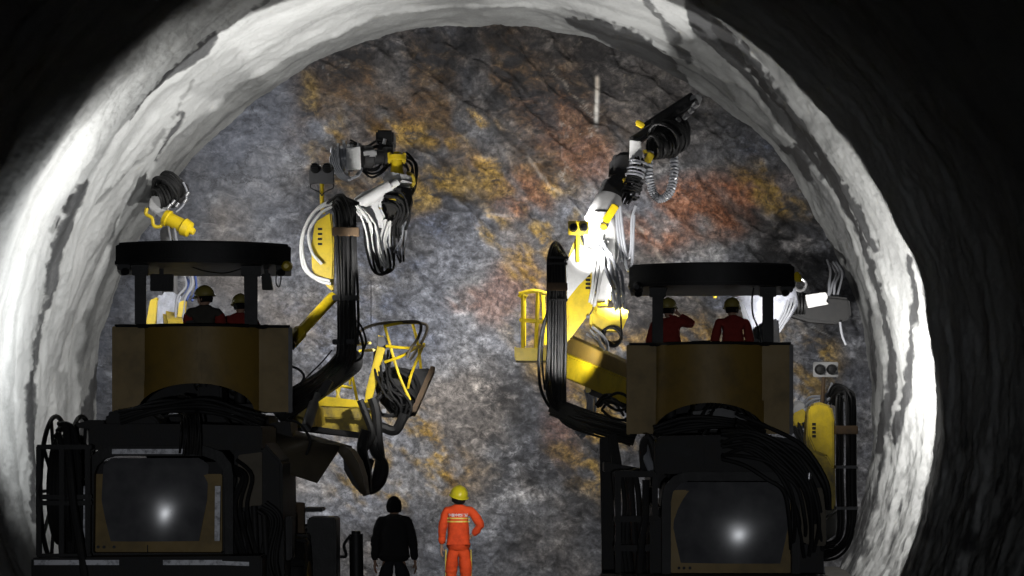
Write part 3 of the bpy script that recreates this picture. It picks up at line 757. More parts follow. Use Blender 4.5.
# hose reel
Xw = [W(46,490,Yr).x, W(72,490,Yr).x]
zc = 1.84; yc = Yr+.55
reel = obj('hose_reel', MB().cyl((Xw[0]-.03, yc, zc), (Xw[1]+.06, yc, zc), .13, n=24), 'black', L)
for x in Xw:
    wh = MB().tube([(x, yc+.86*math.cos(a), zc+.86*math.sin(a)) for a in [i/24*2*math.pi for i in range(24)]], .028, 8, 2, closed=True)
    for i in range(10):
        a = i/10*2*math.pi; wh.bar((x, yc+.1*math.cos(a), zc+.1*math.sin(a)), (x, yc+.85*math.cos(a), zc+.85*math.sin(a)), .035)
    obj('reel_wheel', wh, 'black', reel)
for k in range(6):
    x = Xw[0]+.05+(Xw[1]-Xw[0]-.08)*k/5
    obj('wound_hose', MB().tube([(x, yc+.62*math.cos(a), zc+.62*math.sin(a)) for a in [i/24*2*math.pi for i in range(24)]], .032, 8, 2, closed=True), 'rubber', reel)
# frame in front of the reel
rf = MB()
for x in (39, 62, 88): rf.bar(W(x,446,Yr-.3), W(x,556,Yr-.3), .06)
for y in (447, 497, 503, 556): rf.bar(W(37,y,Yr-.3), W(92,y,Yr-.3), .055)
for x in (39, 88): rf.bar(W(x,447,Yr-.3), W(x,447,Yr-.3)+Vector((0,1.0,0)), .05)
rg_ = obj('reel_guard', rf, 'black', L, bevel=.008)
cable(L, [(66,425,Yr-.1),(70,470,Yr-.36),(74,510,Yr-.4),(80,545,Yr-.5),(86,585,Yr-.6)], .045, 'dark')
hoses(L, [W(58,430,Yr), W(68,432,Yr-.1), W(74,470,Yr-.15), W(73,530,Yr-.1), W(71,590,Yr)], 5, .2, .03, seed=3)
hoses(L, [W(176,402,YL-.5), W(187,408,YL-.75), W(191,425,Yr-.25), W(190,455,Yr-.25)], 12, .22, .014, m='dark', seed=5)
hoses(L, [W(120,418,Yr), W(160,408,Yr), W(205,405,Yr+.2), W(240,414,Yr+.2), W(262,424,Yr+.3)], 6, .16, .022, seed=8)
for k, pts in enumerate([[(262,380),(280,366),(296,368),(304,376),(300,385)],[(286,420),(300,424),(310,440),(306,455)],[(205,412),(222,414),(232,430),(236,446)],[(150,430),(160,418),(185,416),(196,430)]]):
    cable(L, pts, .016, Y=YL-.4 if k else YL+1)
# right side of the carrier
obj('hydraulic_tank', MB().prism([(234,448),(262,440),(282,462),(284,600),(234,600)], Yr+.3, 1.6), 'dark', L, bevel=.03)
obj('tank_panel', MB().prism([(238,455),(262,452),(262,505),(238,508)], Yr+.25, .06), 'olive', L, bevel=.01)
for i, (x0, y0, x1, y1) in enumerate([(228,470,236,560),(242,512,250,560),(254,506,262,596),(264,515,270,596)]):
    obj('pipe', MB().cyl(W(x0,y0,Yr+.1), W(x1 if i == 0 else x0+4,y1,Yr+.1), .035), 'dark', L)
hoses(L, [W(232,470,Yr+.2), W(244,478,Yr), W(236,510,Yr), W(248,560,Yr)], 5, .25, .022, seed=12)
hoses(L, [W(262,505,Yr+.2), W(276,520,Yr+.2), W(270,560,Yr+.1), W(280,600,Yr)], 5, .2, .022, seed=13)
obj('valve_block', MB().prism([(270,520),(292,516),(292,560),(270,562)], Yr+.6, .4).prism([(274,508),(282,508),(282,522),(274,522)], Yr+.6, .2), 'black', L, bevel=.02)
obj('tool_box', MB().prism([(307,518),(336,518),(336,600),(307,600)], YL+.8, .7), 'black', L, bevel=.02)
obj('side_step', MB().prism([(290,508),(322,508),(322,512),(290,512)], YL+.9, .5), 'black', L, bevel=.01)
obj('step_post', MB().prism([(292,502),(304,503),(305,600),(293,600)], YL+.7, .16), 'rust', L, bevel=.01)
jp = obj('jack_tube', MB().cyl(W(357,605,YL+1.6), W(356,534,YL+1.6), .09), 'black', L)
obj('jack_cap', MB().cyl(W(356,535,YL+1.6), W(356,531,YL+1.6), .06), 'black', jp)
cable(L, [(350,536),(344,545),(346,556),(338,556),(334,552)], .02, Y=YL+1.5)
obj('boom_support_strut', MB().bar(W(285,468,YL+1.2), W(276,510,YL+1.0), .14, .16), 'black', L, bevel=.02)
obj('side_beam', MB().prism([(262,424),(290,420),(292,440),(276,470),(262,470)], YL+.4, .9), 'dark', L, bevel=.02)
# mud flap sheet and curved fender on the right
fd = MB()
P0 = [W(262,463,YL-.3), W(317,481,YL-.1), W(340,446,YL+.3), W(277,436,YL+.2)]
P1 = [W(277,436,YL+.2), W(340,446,YL+.3), W(352,446,YL+1.0), W(272,424,YL+.9)]
for P in (P0, P1):
    fd.add(P+[p+Vector((.0,.03,-.03)) for p in P], [(0,1,2,3),(4,7,6,5),(0,4,5,1),(1,5,6,2),(2,6,7,3),(3,7,4,0)])
obj('fender_sheet', fd, 'olive', L)
cf = []
ctr = [W(340,445,YL+.3), W(350,450,YL+.35), W(358,462,YL+.4), W(363,478,YL+.45), W(365,496,YL+.5)]
inn = [W(338,452,YL+.3), W(344,460,YL+.35), W(350,470,YL+.4), W(356,482,YL+.45), W(363,496,YL+.5)]
k_ = len(ctr); vs = ctr+inn+[p+Vector((.02,.6,0)) for p in ctr]
fs = [(i, i+1, k_+i+1, k_+i) for i in range(k_-1)]+[(i, 2*k_+i, 2*k_+i+1, i+1) for i in range(k_-1)]
fo = obj('curved_fender', MB().add(vs, fs), 'olive', L); sm_ = fo.modifiers.new('t', 'SOLIDIFY'); sm_.thickness = .02
obj('fender_bracket', MB().prism([(343,455),(350,466),(356,478),(361,494),(352,484),(344,470)], YL+.7, .3), 'black', L)

# ---- centre boom of the left jumbo
Yb = 29.6
B1 = obj('centre_boom', MB().bar(W(282,412,28.4), W(349,366,Yb+.1), .30, .34).bar(W(347,372,Yb+.15), W(345,205,Yb+.15), .24, .28), 'black', L, bevel=.04)
obj('boom_knuckle', MB().lathe(W(349,362,Yb-.12), W(349,362,Yb+.4), [(0,.12),(.1,.19),(.9,.19),(1,.12)], 24), 'black', B1)
hoses(B1, [W(286,408,28.3), W(312,390,28.8), W(336,372,Yb-.25), W(346,352,Yb-.25), W(346,300,Yb-.2), W(345,250,Yb-.2), W(343,215,Yb-.15), W(337,202,Yb+.0), W(334,210,Yb+.25)], 8, .27, .02, seed=21, jit=.012)
hoses(B1, [W(290,398,28.3), W(320,378,28.8), W(340,358,Yb-.2), W(351,340,Yb-.2), W(351,300,Yb-.2), W(350,250,Yb-.2), W(349,212,Yb-.15), W(344,199,Yb+.0), W(354,208,Yb+.25)], 6, .2, .02, seed=22, jit=.012)
for y in (232, 298, 342): obj('hose_clamp', MB().box(W(346,y,Yb-.18), (.36, .2, .07 if y > 240 else .12)), 'rust' if y == 232 else 'black', B1, bevel=.01)
obj('hose_clamp', MB().bar(W(322,394,28.6), W(330,380,28.6), .1, .25), 'black', B1)
cable(B1, [(350,325),(358,330),(363,345),(361,358),(352,362)], .018, Y=Yb-.2)
cable(B1, [(352,318),(361,326),(366,342),(362,352)], .014, Y=Yb-.2)
cable(B1, [(332,350),(322,362),(310,374),(300,384)], .010, Y=Yb-.3)
obj('lift_cylinder', MB().cyl(W(306,428,28.0), W(314,404,28.4), .07).cyl(W(313,408,28.4), W(318,394,28.5), .045), 'grey', B1)
gp = obj('boom_gusset', MB().prism([(315,222),(331,212),(334,240),(333,292),(312,272),(311,245)], Yb+.28, .22), 'yellow', B1, bevel=.02)
for k in range(4): obj('gusset_slot', MB().box(W(320,229+k*5,Yb+.275), (.06,.012,.03)), 'black', gp)
dual_lamp(B1, 309, 334, 169, 184, 29.9, 'grey', [(322,184),(322,200),(323,214)])
cable(B1, [(311,184),(311,188),(319,192),(322,196)], .008, Y=29.85); cable(B1, [(333,184),(333,188),(325,192),(322,196)], .008, Y=29.85)
for o_ in ([(333,200),(318,208),(306,225),(301,245),(304,268),(318,280),(331,284)], [(332,203),(314,212),(304,232),(303,255),(311,274),(330,281)], [(333,206),(320,214),(309,232),(312,252),(322,264)]):
    cable(B1, [(a,b) for a,b in o_], .022, 'whitehose', 'white_hose', Y=Yb+.2)
ys_ = obj('yellow_strut', MB().cyl(W(290,343,28.9), W(333,297,Yb+.2), .075), 'yellow', B1)
obj('strut_sleeve', MB().cyl(W(289,344,28.88), W(300,332,29.05), .10), 'yellow', ys_)
# head of the centre boom
H = obj('drill_head', MB().prism([(376,205),(384,190),(396,182),(410,186),(412,200),(406,218),(402,236),(392,236),(382,222)], 30.6, .4), 'dark', B1, bevel=.03)
obj('white_bracket', MB().prism([(352,200),(362,192),(384,184),(393,182),(396,190),(384,196),(380,206),(386,218),(381,230),(370,224),(356,214)], 30.4, .22), 'white', H, bevel=.03)
obj('white_cylinder', MB().cyl(W(356,206,30.25), W(390,186,30.35), .09).cyl(W(384,190,30.3), W(398,182,30.35), .05), 'white', H)
obj('link_arm', MB().bar(W(348,214,30.5), W(380,214,30.7), .2, .24), 'dark', H, bevel=.02)
hoses(H, [W(352,204,30.2), W(364,212,30.2), W(372,230,30.3), W(376,252,30.3), W(384,268,30.3), W(388,258,30.4), W(384,240,30.5), W(388,222,30.5)], 6, .15, .016, m="whitehose", name='white_hose', seed=31, jit=.03)
hoses(H, [W(370,222,30.3), W(371,245,30.3), W(378,272,30.2), W(388,268,30.3), W(386,250,30.5)], 4, .16, .02, seed=32, jit=.02)
hoses(H, [W(396,220,30.6), W(396,245,30.6), W(399,262,30.6)], 5, .22, .016, m='rubber', seed=33, jit=.03)
hoses(H, [W(402,210,30.5), W(404,232,30.5), W(398,255,30.5)], 4, .12, .014, m='clear', seed=34, jit=.03)
hoses(H, [W(384,196,30.3), W(398,200,30.25), W(404,212,30.3), W(398,226,30.4)], 7, .22, .02, seed=39, jit=.03)
for x, y, a, b in ((392,201,8,6),(402,197,6,9),(380,209,5,5)): obj('yellow_valve', MB().box(W(x,y,30.5), (a*.014, .14, b*.014)), 'yellow', H, bevel=.02)
obj('turntable', MB().lathe(W(398,186,30.6), W(400,175,30.6), [(0,.12),(.1,.2),(.45,.24),(.5,.22),(1,.2)], 28), 'lightgrey', H)
obj('yellow_ring', MB().tube([W(411,187,30.5), W(414,182,30.5), W(413,176,30.5), W(408,173,30.6)], .03, 8, 4), 'yellow_dirty', H)
tn = obj('yellow_pivot', MB().lathe(W(397,175,30.6), W(397,152,30.6), [(0,.10),(.3,.085),(.62,.085),(.66,.13),(.85,.13),(.9,.07),(1,.05)], 24), 'yellow', H)
for s in (-1, 1): obj('pivot_lug', MB().box(W(397+s*7,158,30.6), (.06,.14,.16)), 'yellow', tn, bevel=.015)
obj('drill_motor', MB().lathe(W(362,157,30.6), W(391,157,30.7), [(0,.10),(.05,.15),(.35,.16),(.4,.11),(.7,.10),(.75,.14),(1,.14)], 24), 'dark', H)
obj('motor_block', MB().prism([(363,150),(376,149),(377,156),(364,157)], 30.45, .12), 'lightgrey', H, bevel=.02)
rl = obj('feed_hose_reel', MB().lathe(W(332,160,30.6), W(352,158,30.6), [(0,.16),(.03,.20),(.12,.20),(.16,.17),(.3,.17),(.34,.23),(.44,.23),(.48,.19),(.6,.19),(.64,.26),(.78,.26),(.82,.2),(1,.2)], 36), 'clear', H)
obj('white_guard', MB().prism([(346,148),(360,146),(361,169),(347,170)], 30.3, .06), 'white', H, bevel=.01)
for k in range(5): tubeobj('loop_hose', [W(336+k*2,148,30.5), W(330+k*2,160,30.4), W(338+k*2,176,30.4), W(350+k*2,180-k,30.5), W(362,168,30.6)], .014, 'clear', H)
hoses(H, [W(350,146,30.6), W(366,148,30.7), W(378,144,30.8), W(388,148,30.8)], 5, .12, .016, seed=35, jit=.03)
hoses(H, [W(360,165,30.7), W(372,172,30.7), W(384,166,30.7), W(386,150,30.8)], 5, .16, .016, seed=36, jit=.03)
obj('feed_beam', MB().bar(W(385,152,30.8), W(388,150,33.6), .22, .26), 'dark', H, bevel=.02)
obj('rock_drill', MB().box(W(386,140,31.6), (.26,.7,.2)), 'dark', H, bevel=.03)
for x, y in ((351,146),(358,145),(384,141)): obj('steel_fitting', MB().cyl(W(x,y+3,30.5), W(x+1,y-2,30.5), .025), 'steel', H)
hoses(H, [W(402,158,30.8), W(412,166,30.8), W(410,184,30.7), W(404,198,30.7)], 6, .16, .018, seed=37, jit=.03)
obj('hanging_chain', MB().tube([W(371,280,30.6), W(371,330,30.6)], .006, 5, 1), 'dark', H)

# ---- service platform on its own boom
Yp = 30.4
SP = obj('platform_boom', MB().prism([(300,408),(318,404),(372,410),(376,428),(372,436),(302,426)], Yp, .35).bar(W(300,418,28.6), W(318,416,Yp+.2), .26), 'yellow_dirty', L, bevel=.02)
obj('yellow_box', MB().prism([(317,403),(362,404),(364,420),(317,418)], Yp-.12, .12), 'yellow_dirty', SP, bevel=.02)
obj('top_plate', MB().prism([(312,402),(322,396),(372,402),(378,408),(366,408),(318,406)], Yp-.15, .5), 'yellow', SP, bevel=.01)
obj('black_under_beam', MB().prism([(296,424),(372,434),(372,440),(296,431)], Yp-.1, .4), 'black', SP, bevel=.02)
obj('yellow_mast', MB().prism([(364,404),(372,399),(386,345),(384,336),(377,335),(378,344),(366,390)], Yp, .14), 'yellow', SP, bevel=.015)
obj('mast_cap', MB().prism([(376,336),(386,337),(387,348),(377,346)], Yp-.05, .25), 'grey', SP, bevel=.015)
TUB = obj('platform_tub', MB().prism([(384,376),(398,370),(430,368),(433,372),(424,388),(412,408),(404,416),(388,412),(380,396)], Yp+.3, .5), 'dark', SP, bevel=.03)
obj('tub_edge_plate', MB().bar(W(433,369,Yp+.25), W(413,414,Yp+.15), .07, .5), 'rust', TUB, bevel=.01)
coil(TUB, W(398,390,Yp+.15), .30, 12, (.3,1,.2), .018, 'rubber', seed=4, pitch=.012)
coil(TUB, W(402,402,Yp+.05), .22, 9, (.1,1,.5), .018, 'rubber', seed=5, pitch=.012)
coil(TUB, W(388,404,Yp+.0), .18, 7, (-.3,1,.1), .018, 'rubber', seed=6, pitch=.015)
hoses(TUB, [W(384,352,Yp+.1), W(382,370,Yp), W(390,388,Yp-.1), W(402,404,Yp-.1), W(400,420,Yp)], 6, .25, .018, seed=41, jit=.05)
obj('steel_fitting', MB().box(W(384,411,Yp-.1), (.06,.06,.06)), 'steel', TUB, bevel=.01)
a_, b_ = Yp-.1, Yp+.75
railing(SP, [[(385,327,a_),(398,372,a_),(410,400,a_)], [(412,322,b_),(418,345,b_),(422,378,b_)], [(424,344,b_),(412,372,a_),(408,388,a_)], [(356,338,b_),(352,352,b_),(350,385,b_)], [(349,360,b_),(358,404,b_)], [(334,378,b_),(340,402,b_)], [(342,378,b_),(336,402,b_)]],
        [[(352,345,b_),(370,343,a_)], [(360,351,b_),(374,350,a_)], [(386,346,a_),(408,348,a_),(424,346,b_)], [(385,362,a_),(402,356,a_),(420,345,b_)], [(384,326,a_),(402,323,a_),(420,323,b_)], [(330,384,b_),(352,388,b_)]], r=.021)
for pth in ([(350,344,a_),(362,330,a_),(378,324,a_),(400,322,a_),(418,322,a_),(421,328,a_),(418,338,a_),(410,350,a_),(407,358,a_)], [(421,323,b_),(427,326,b_),(425,336,b_),(418,348,b_),(410,360,b_)]):
    obj('hand_rail', MB().tube([W(*q) for q in pth], .021, 8, 4), 'olive', SP)
cable(SP, [(372,398),(376,412),(378,440),(380,462),(374,486)], .07, Y=Yp-.3, name='heavy_hose'); cable(SP, [(376,436,Yp-.3),(374,450,Yp-.35),(384,465,Yp-.3),(381,482,Yp-.3),(370,490,Yp-.35),(366,478,Yp-.4),(370,460,Yp-.3)], .065, name='heavy_hose')
cable(SP, [(404,414),(396,430),(384,428),(376,424)], .07, Y=Yp-.1, name='heavy_hose')
cable(SP, [(366,430),(362,448),(366,470),(367,492)], .075, Y=Yp-.6, name='heavy_hose')
cable(SP, [(360,400),(368,420),(372,436),(364,450)], .05, Y=Yp-.4, name='heavy_hose')

# ---- outer boom of the left jumbo, working near the wall
Yo = 33.0
OB = obj('outer_boom', MB().bar(W(192,420,29.5), W(172,318,32.0), .30, .34), 'yellow_dirty', L, bevel=.04)
HD = obj('boom_hood', MB().prism([(150,322),(153,302),(160,292),(176,292),(184,300),(181,326),(178,340),(150,340)], 31.8, .3), 'plastic', OB, bevel=.05)
obj('hood_edge', MB().prism([(146,322),(150,300),(157,297),(155,330),(147,340)], 31.7, .3), 'yellow', HD, bevel=.01)
obj('hood_edge', MB().prism([(176,325),(179,302),(184,300),(181,326)], 31.7, .3), 'yellow', HD, bevel=.01)
hoses(OB, [W(180,322,31.7), W(182,300,31.8), W(190,285,32), W(186,268,32.2), W(176,250,32.6), W(172,226,Yo)], 4, .14, .02, m='clear', seed=51)
hoses(OB, [W(186,300,31.9), W(192,288,32), W(190,276,32.2)], 3, .2, .022, m='blue', name='blue_hose', seed=52)
obj('boom_tube', MB().cyl(W(171,320,32.1), W(168,232,Yo+.3), .12), 'grey', OB)
DH = obj('drill_head', MB().prism([(151,192),(158,182),(172,176),(184,180),(187,190),(180,202),(170,206),(156,206),(150,200)], Yo+.2, .35), 'dark', OB, bevel=.04)
obj('grey_plate', MB().prism([(150,197),(156,195),(170,206),(164,219),(160,217),(148,208)], Yo+.05, .1), 'lightgrey', DH, bevel=.02)
obj('yellow_cylinder', MB().lathe(W(165,217,Yo), W(194,232,Yo-.1), [(0,.12),(.12,.13),(.15,.105),(.6,.11),(.65,.14),(.85,.12),(.9,.06),(1,.05)], 24), 'yellow', DH)
obj('yellow_ribs', MB().tube([W(147,208,Yo), W(146,214,Yo), W(152,218,Yo), W(154,226,Yo), W(161,226,Yo), W(163,220,Yo)], .028, 8, 4), 'yellow', DH)
coil(DH, W(168,188,Yo+.1), .24, 8, (.5,.6,.6), .02, 'rubber', seed=7, pitch=.03)
coil(DH, W(160,198,Yo+.1), .18, 5, (.8,.4,.3), .02, 'rubber', seed=8, pitch=.03)
for x, y in ((168,208),(172,204),(176,207),(186,196),(184,203)): obj('steel_fitting', MB().cyl(W(x,y,Yo), W(x+3,y-4,Yo), .03), 'steel', DH)
obj('feed_beam', MB().bar(W(168,196,Yo+.5), W(172,196,35.4), .2, .26), 'dark', DH, bevel=.02)
cable(DH, [(183,182),(187,192),(184,204),(176,212)], .016, 'clear', Y=Yo)
# ------------------------------------------------------------------ RIGHT JUMBO
YR = 28.0
R_ = thing('drilling_jumbo', (2.6, 29, 0), 'dark drilling jumbo without tape strips, thick hose bundle draped over its engine cover', 'drilling machine', 'rock drilling jumbos at the face')
chassis(R_, 2.6, 26.8, 31.6)
_n0 = set(bpy.data.objects)
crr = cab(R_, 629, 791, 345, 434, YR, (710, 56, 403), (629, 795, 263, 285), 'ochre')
for a, b in ((651, 662), (761, 772)): post(R_, a, b, YR+.25, crr['Zt']-.6, crr['zc0'])
turn([o for o in bpy.data.objects if o not in _n0], (W(791,0,YR).x, YR, 0), math.radians(-4.5))
obj('corner_lamp', MB().lathe(W(637,287,YR), W(638,287,YR+.22), [(0,.03),(.2,.06),(1,.07)]), 'black', crr['canopy'])
obj('corner_lamp', MB().lathe(W(790,284,YR+.1), W(791,284,YR+.3), [(0,.03),(.2,.06),(1,.07)]), 'black', crr['canopy'])
obj('beacon', MB().lathe(W(797,282,YR+1.2), W(797,272,YR+1.2), [(0,.06),(.6,.06),(1,.02)], 16), 'yellow', crr['canopy'])
cable(R_, [(668,286),(664,296),(661,306),(660,318)], .010, Y=YR+.4)
cable(R_, [(754,286),(752,300),(753,315),(758,328),(761,343)], .012, Y=YR+.4)
seat(R_, W(671,0,YR+.9).x, YR+.9, 3.22, 2.6); seat(R_, W(734,0,YR+.85).x, YR+.85, 3.18, 2.6)
obj('control_console', MB().prism([(690,341),(712,340),(712,352),(690,352)], YR+.8, .3), 'black', R_, bevel=.02)
obj('cab_lift_frame', MB().box((crr['cx'], YR+.9, 2.15), (1.5, 1.2, .75)).box((crr['cx'], YR+.8, 2.7), (.3, .6, .4)), 'dark', R_, bevel=.03)
for s in (-1, 1): obj('lift_arm', MB().bar((crr['cx']+s*.7, YR+1.7, 1.5), (crr['cx']+s*.55, YR+.3, 2.55), .14, .2), 'black', R_, bevel=.02)
Yq = 26.4
obj('valve_block', MB().prism([(690,412),(722,408),(746,414),(748,430),(690,430)], YR-.1, .4), 'grey', R_, bevel=.04)
hoses(R_, [W(655,432,YR-.5), W(690,424,YR-.6), W(730,424,YR-.6), W(765,434,YR-.4)], 6, .14, .024, seed=61)
hoses(R_, [W(700,432,YR-.4), W(715,405,YR), W(735,400,YR), W(755,422,YR)], 5, .2, .02, seed=62)
obj('rear_deck', MB().prism([(655,440),(662,436),(770,434),(776,440),(776,474),(655,474)], Yq, 1.6), 'dark', R_, bevel=.02)
obj('deck_plate', MB().prism([(658,446),(700,446),(700,468),(658,468)], Yq-.02, .03), 'dark', R_, bevel=.01)
obj('deck_plate', MB().prism([(704,446),(760,446),(760,468),(704,468)], Yq-.02, .03), 'dark', R_, bevel=.01)
outer = [(662,500),(664,486),(674,476),(684,472),(778,472),(790,478),(798,490),(800,502),(800,600),(662,600)]
inner = [(671,502),(673,492),(680,484),(688,481),(776,481),(785,486),(790,494),(792,504),(792,600),(671,600)]
pts = [W(x,y,Yq-.12) for x,y in outer]+[W(x,y,Yq-.12) for x,y in inner]; n = 10
pts += [p+Vector((0,.14,0)) for p in pts]; fs = []
for i in range(n-1):
    j = i+1
    fs += [(i,j,n+j,n+i), (2*n+i,3*n+i,3*n+j,2*n+j), (i,2*n+i,2*n+j,j), (n+i,n+j,3*n+j,3*n+i)]
fs += [(9,0,10,19),(29,39,30,20),(9,29,20,0),(19,10,30,39)]
gf = obj('guard_frame', MB().add(pts, fs), 'black', R_, bevel=.01)
obj('radiator_housing', MB().prism([(671,486),(792,486),(792,600),(671,600)], Yq+.12, 2.2), 'dark', R_, bevel=.02)
yp = obj('lower_panel', MB().prism([(671,490),(792,490),(792,573),(671,573)], Yq+.04, .05), 'ochre', R_, bevel=.01)
for x in (679,684,690): obj('panel_bolt', MB().cyl(W(x,568,Yq), W(x,568,Yq+.04), .018), 'black', yp)
cover(R_, [(482,676,786),(492,671,790),(520,672,788),(545,677,783),(563,681,779)], Yq, .07, -.12, .08)
obj('rear_bumper', MB().prism([(600,576),(830,576),(830,620),(600,620)], Yq-.5, .45), 'dark', R_, bevel=.02)
# left side: ladder frame, hoses, leaning post
obj('side_post', MB().bar(W(606,438,YR+.3), W(609,600,YR-.2), .17, .16), 'dark', R_, bevel=.02)
obj('side_post', MB().bar(W(612,436,YR+.2), W(618,470,YR-.2), .12, .14), 'dark', R_, bevel=.02)
lad = MB()
for x in (618, 655): lad.bar(W(x,474,Yq+.2), W(x,600,Yq+.2), .07)
for y in (474, 519, 548, 580): lad.bar(W(614,y,Yq+.2), W(660,y,Yq+.2), .08, .1)
obj('ladder_frame', lad, 'dark', R_, bevel=.01)
obj('arched_bracket', MB().tube([W(644,470,Yq+.4), W(643,446,Yq+.4), W(648,438,Yq+.4), W(653,448,Yq+.4), W(656,470,Yq+.4)], .05, 8, 4), 'dark', R_)
hoses(R_, [W(625,470,Yq+.4), W(628,500,Yq+.5), W(630,545,Yq+.5), W(636,600,Yq+.5)], 5, .3, .035, m='dark', seed=63)
cable(R_, [(646,480),(645,520),(641,550),(638,600)], .045, 'dark', Y=Yq)
obj('battery_box', MB().prism([(650,520),(664,518),(664,600),(650,600)], Yq+.1, .8), 'dark', R_, bevel=.02)
obj('cable_tray', MB().prism([(604,462),(650,470),(650,477),(604,472)], YR-.4, .6), 'dark', R_, bevel=.01)
hoses(R_, [W(650,436,Yq+.8), W(646,452,Yq+.4), W(652,470,Yq+.3)], 3, .1, .03, m='clear', seed=64)
for k, pts in enumerate([[(656,434),(662,448),(656,474)],[(668,436),(676,456),(668,478)],[(706,430),(698,450),(700,474)],[(604,402),(616,410),(626,408),(628,398),(618,393),(606,398)],[(602,410),(612,418),(624,420),(630,414)]]):
    cable(R_, pts, .02, Y=Yq+.3 if k < 3 else YR+.6)
# hose bundle sweeping over the right side
hoses(R_, [W(722,446,Yq-.1), W(750,446,Yq-.25), W(778,462,Yq-.3), W(798,488,Yq-.3), W(806,520,Yq-.2), W(806,552,Yq)], 10, .42, .024, m='rubber', seed=65, jit=.05, endj=.06)
hoses(R_, [W(735,432,Yq+.2), W(770,440,Yq), W(798,456,Yq-.15), W(815,484,Yq-.2), W(820,515,Yq-.1)], 7, .26, .024, m='rubber', seed=66, jit=.05, endj=.06)
obj('engine_side_box', MB().prism([(772,436),(800,440),(815,456),(824,480),(824,600),(800,600),(772,470)], Yq+.2, 1.8), 'dark', R_, bevel=.03)
obj('side_plate', MB().prism([(797,488),(826,488),(826,546),(813,546),(797,540)], Yq+.0, .12), 'olive', R_, bevel=.015)
obj('steel_fitting', MB().cyl(W(809,473,Yq-.3), W(809,479,Yq-.3), .035), 'steel', R_)
hoses(R_, [W(815,546,Yq+.4), W(818,562,Yq+.4), W(824,600,Yq+.4)], 3, .12, .03, m='clear', seed=67)

# ---- right boom beside the wall
Yw = 29.5
RB = obj('wall_side_boom', MB().prism([(808,412),(812,404),(820,402),(832,406),(835,420),(836,520),(834,536),(822,540),(815,540),(817,500),(812,470),(806,440)], Yw, .3), 'yellow_dirty', R_, bevel=.03)
obj('yellow_flank', MB().prism([(809,408),(818,404),(830,407),(834,420),(834,470),(826,456),(815,452),(808,436)], Yw-.03, .06), 'yellow', RB, bevel=.02)
obj('white_plate', MB().prism([(822,480),(829,488),(829,530),(822,536),(818,520)], Yw-.06, .05), 'lightgrey', RB, bevel=.01)
obj('boom_root', MB().bar(W(830,520,Yw+.15), W(800,540,28.0), .3, .34).bar(W(826,430,Yw+.15), W(826,520,Yw+.15), .2), 'dark', RB, bevel=.03)
for k in range(4): obj('flank_slot', MB().box(W(814,424+k*4,Yw-.035), (.05,.012,.03)), 'black', RB)
hoses(RB, [W(836,398,Yw+.25), W(840,392,Yw), W(845,396,Yw-.2), W(846,430,Yw-.2), W(846,480,Yw-.2), W(846,530,Yw-.2), W(836,548,Yw-.3), W(818,552,Yw-.6), W(800,550,Yw-.9)], 7, .27, .021, seed=71, jit=.012)
hoses(RB, [W(832,404,Yw+.3), W(838,394,Yw+.1), W(849,394,Yw-.1), W(852,410,Yw-.1), W(852,480,Yw-.1), W(852,520,Yw-.1), W(842,544,Yw-.2), W(820,556,Yw-.6)], 4, .1, .02, seed=72, jit=.01)
for y in (430, 467, 508): obj('hose_clamp', MB().box(W(846,y,Yw-.2), (.30, .2, .12 if y == 430 else .04)), 'rust' if y == 430 else 'grey', RB, bevel=.01)
dual_lamp(RB, 813, 838, 362, 377, 29.7, 'lightgrey', [(824,377),(823,390),(822,406)], 'rust', frame=True)
hoses(RB, [W(836,386,Yw+.4), W(828,398,Yw+.4), W(812,404,Yw+.5), W(802,414,Yw+.6), W(798,430,Yw+.6)], 6, .16, .022, m='clear', seed=73, jit=.03)
obj('bright_valve', MB().prism([(793,410),(803,406),(809,412),(806,424),(795,428),(790,420)], Yw+.5, .3), 'yellow', RB, bevel=.03)
obj('valve_cap', MB().lathe(W(800,410,Yw+.5), W(795,404,Yw+.7), [(0,.10),(.5,.10),(1,.03)], 16), 'white', RB)
hoses(RB, [W(796,424,Yw+.5), W(802,436,Yw+.4), W(806,448,Yw+.4)], 6, .2, .022, m='rubber', seed=74, jit=.03)

# ---- rear right boom working on the face, seen past the canopy
Yv = 33.6
FB = obj('outer_boom', MB().bar(W(776,420,30.2), W(770,318,Yv-.1), .24, .3), 'dark', R_, bevel=.03)
hd = obj('plastic_shroud', MB().lathe(W(757,342,Yv-.4), W(768,282,Yv), [(0,.10),(.15,.22),(.45,.42),(.7,.52),(.9,.46),(1,.30)], 28), 'plastic', FB)
obj('shroud_hose', MB().tube([W(752,345,Yv-.6), W(748,325,Yv-.6), W(742,305,Yv-.4), W(744,290,Yv-.2), W(752,280,Yv)], .05, 8, 4), 'clear', FB)
for k in range(6): tubeobj('shroud_loop', [W(758+k*5,278,Yv-.1), W(774+k*4,290+k*2,Yv-.45), W(776+k*3,312,Yv-.5), W(764+k*3,332,Yv-.4)], .02, 'clear', FB)
DR = obj('feed_head', MB().prism([(782,296),(800,290),(812,296),(832,296),(850,298),(852,318),(836,324),(810,322),(790,316)], Yv+.1, .35), 'rubber', FB, bevel=.04)
obj('feed_beam', MB().bar(W(822,308,Yv+.4), W(824,306,35.5), .2, .26), 'dark', DR, bevel=.02)
obj('white_guard', MB().prism([(805,295),(826,292),(828,297),(826,301),(829,304),(808,308)], Yv-.05, .06), 'white', DR, bevel=.01)
for k in range(5): obj('black_disc', MB().lathe(W(790+k*3.2,305,Yv-.02), W(792+k*3.2,305,Yv-.02), [(0,.15),(1,.15)], 20), 'rubber', DR)
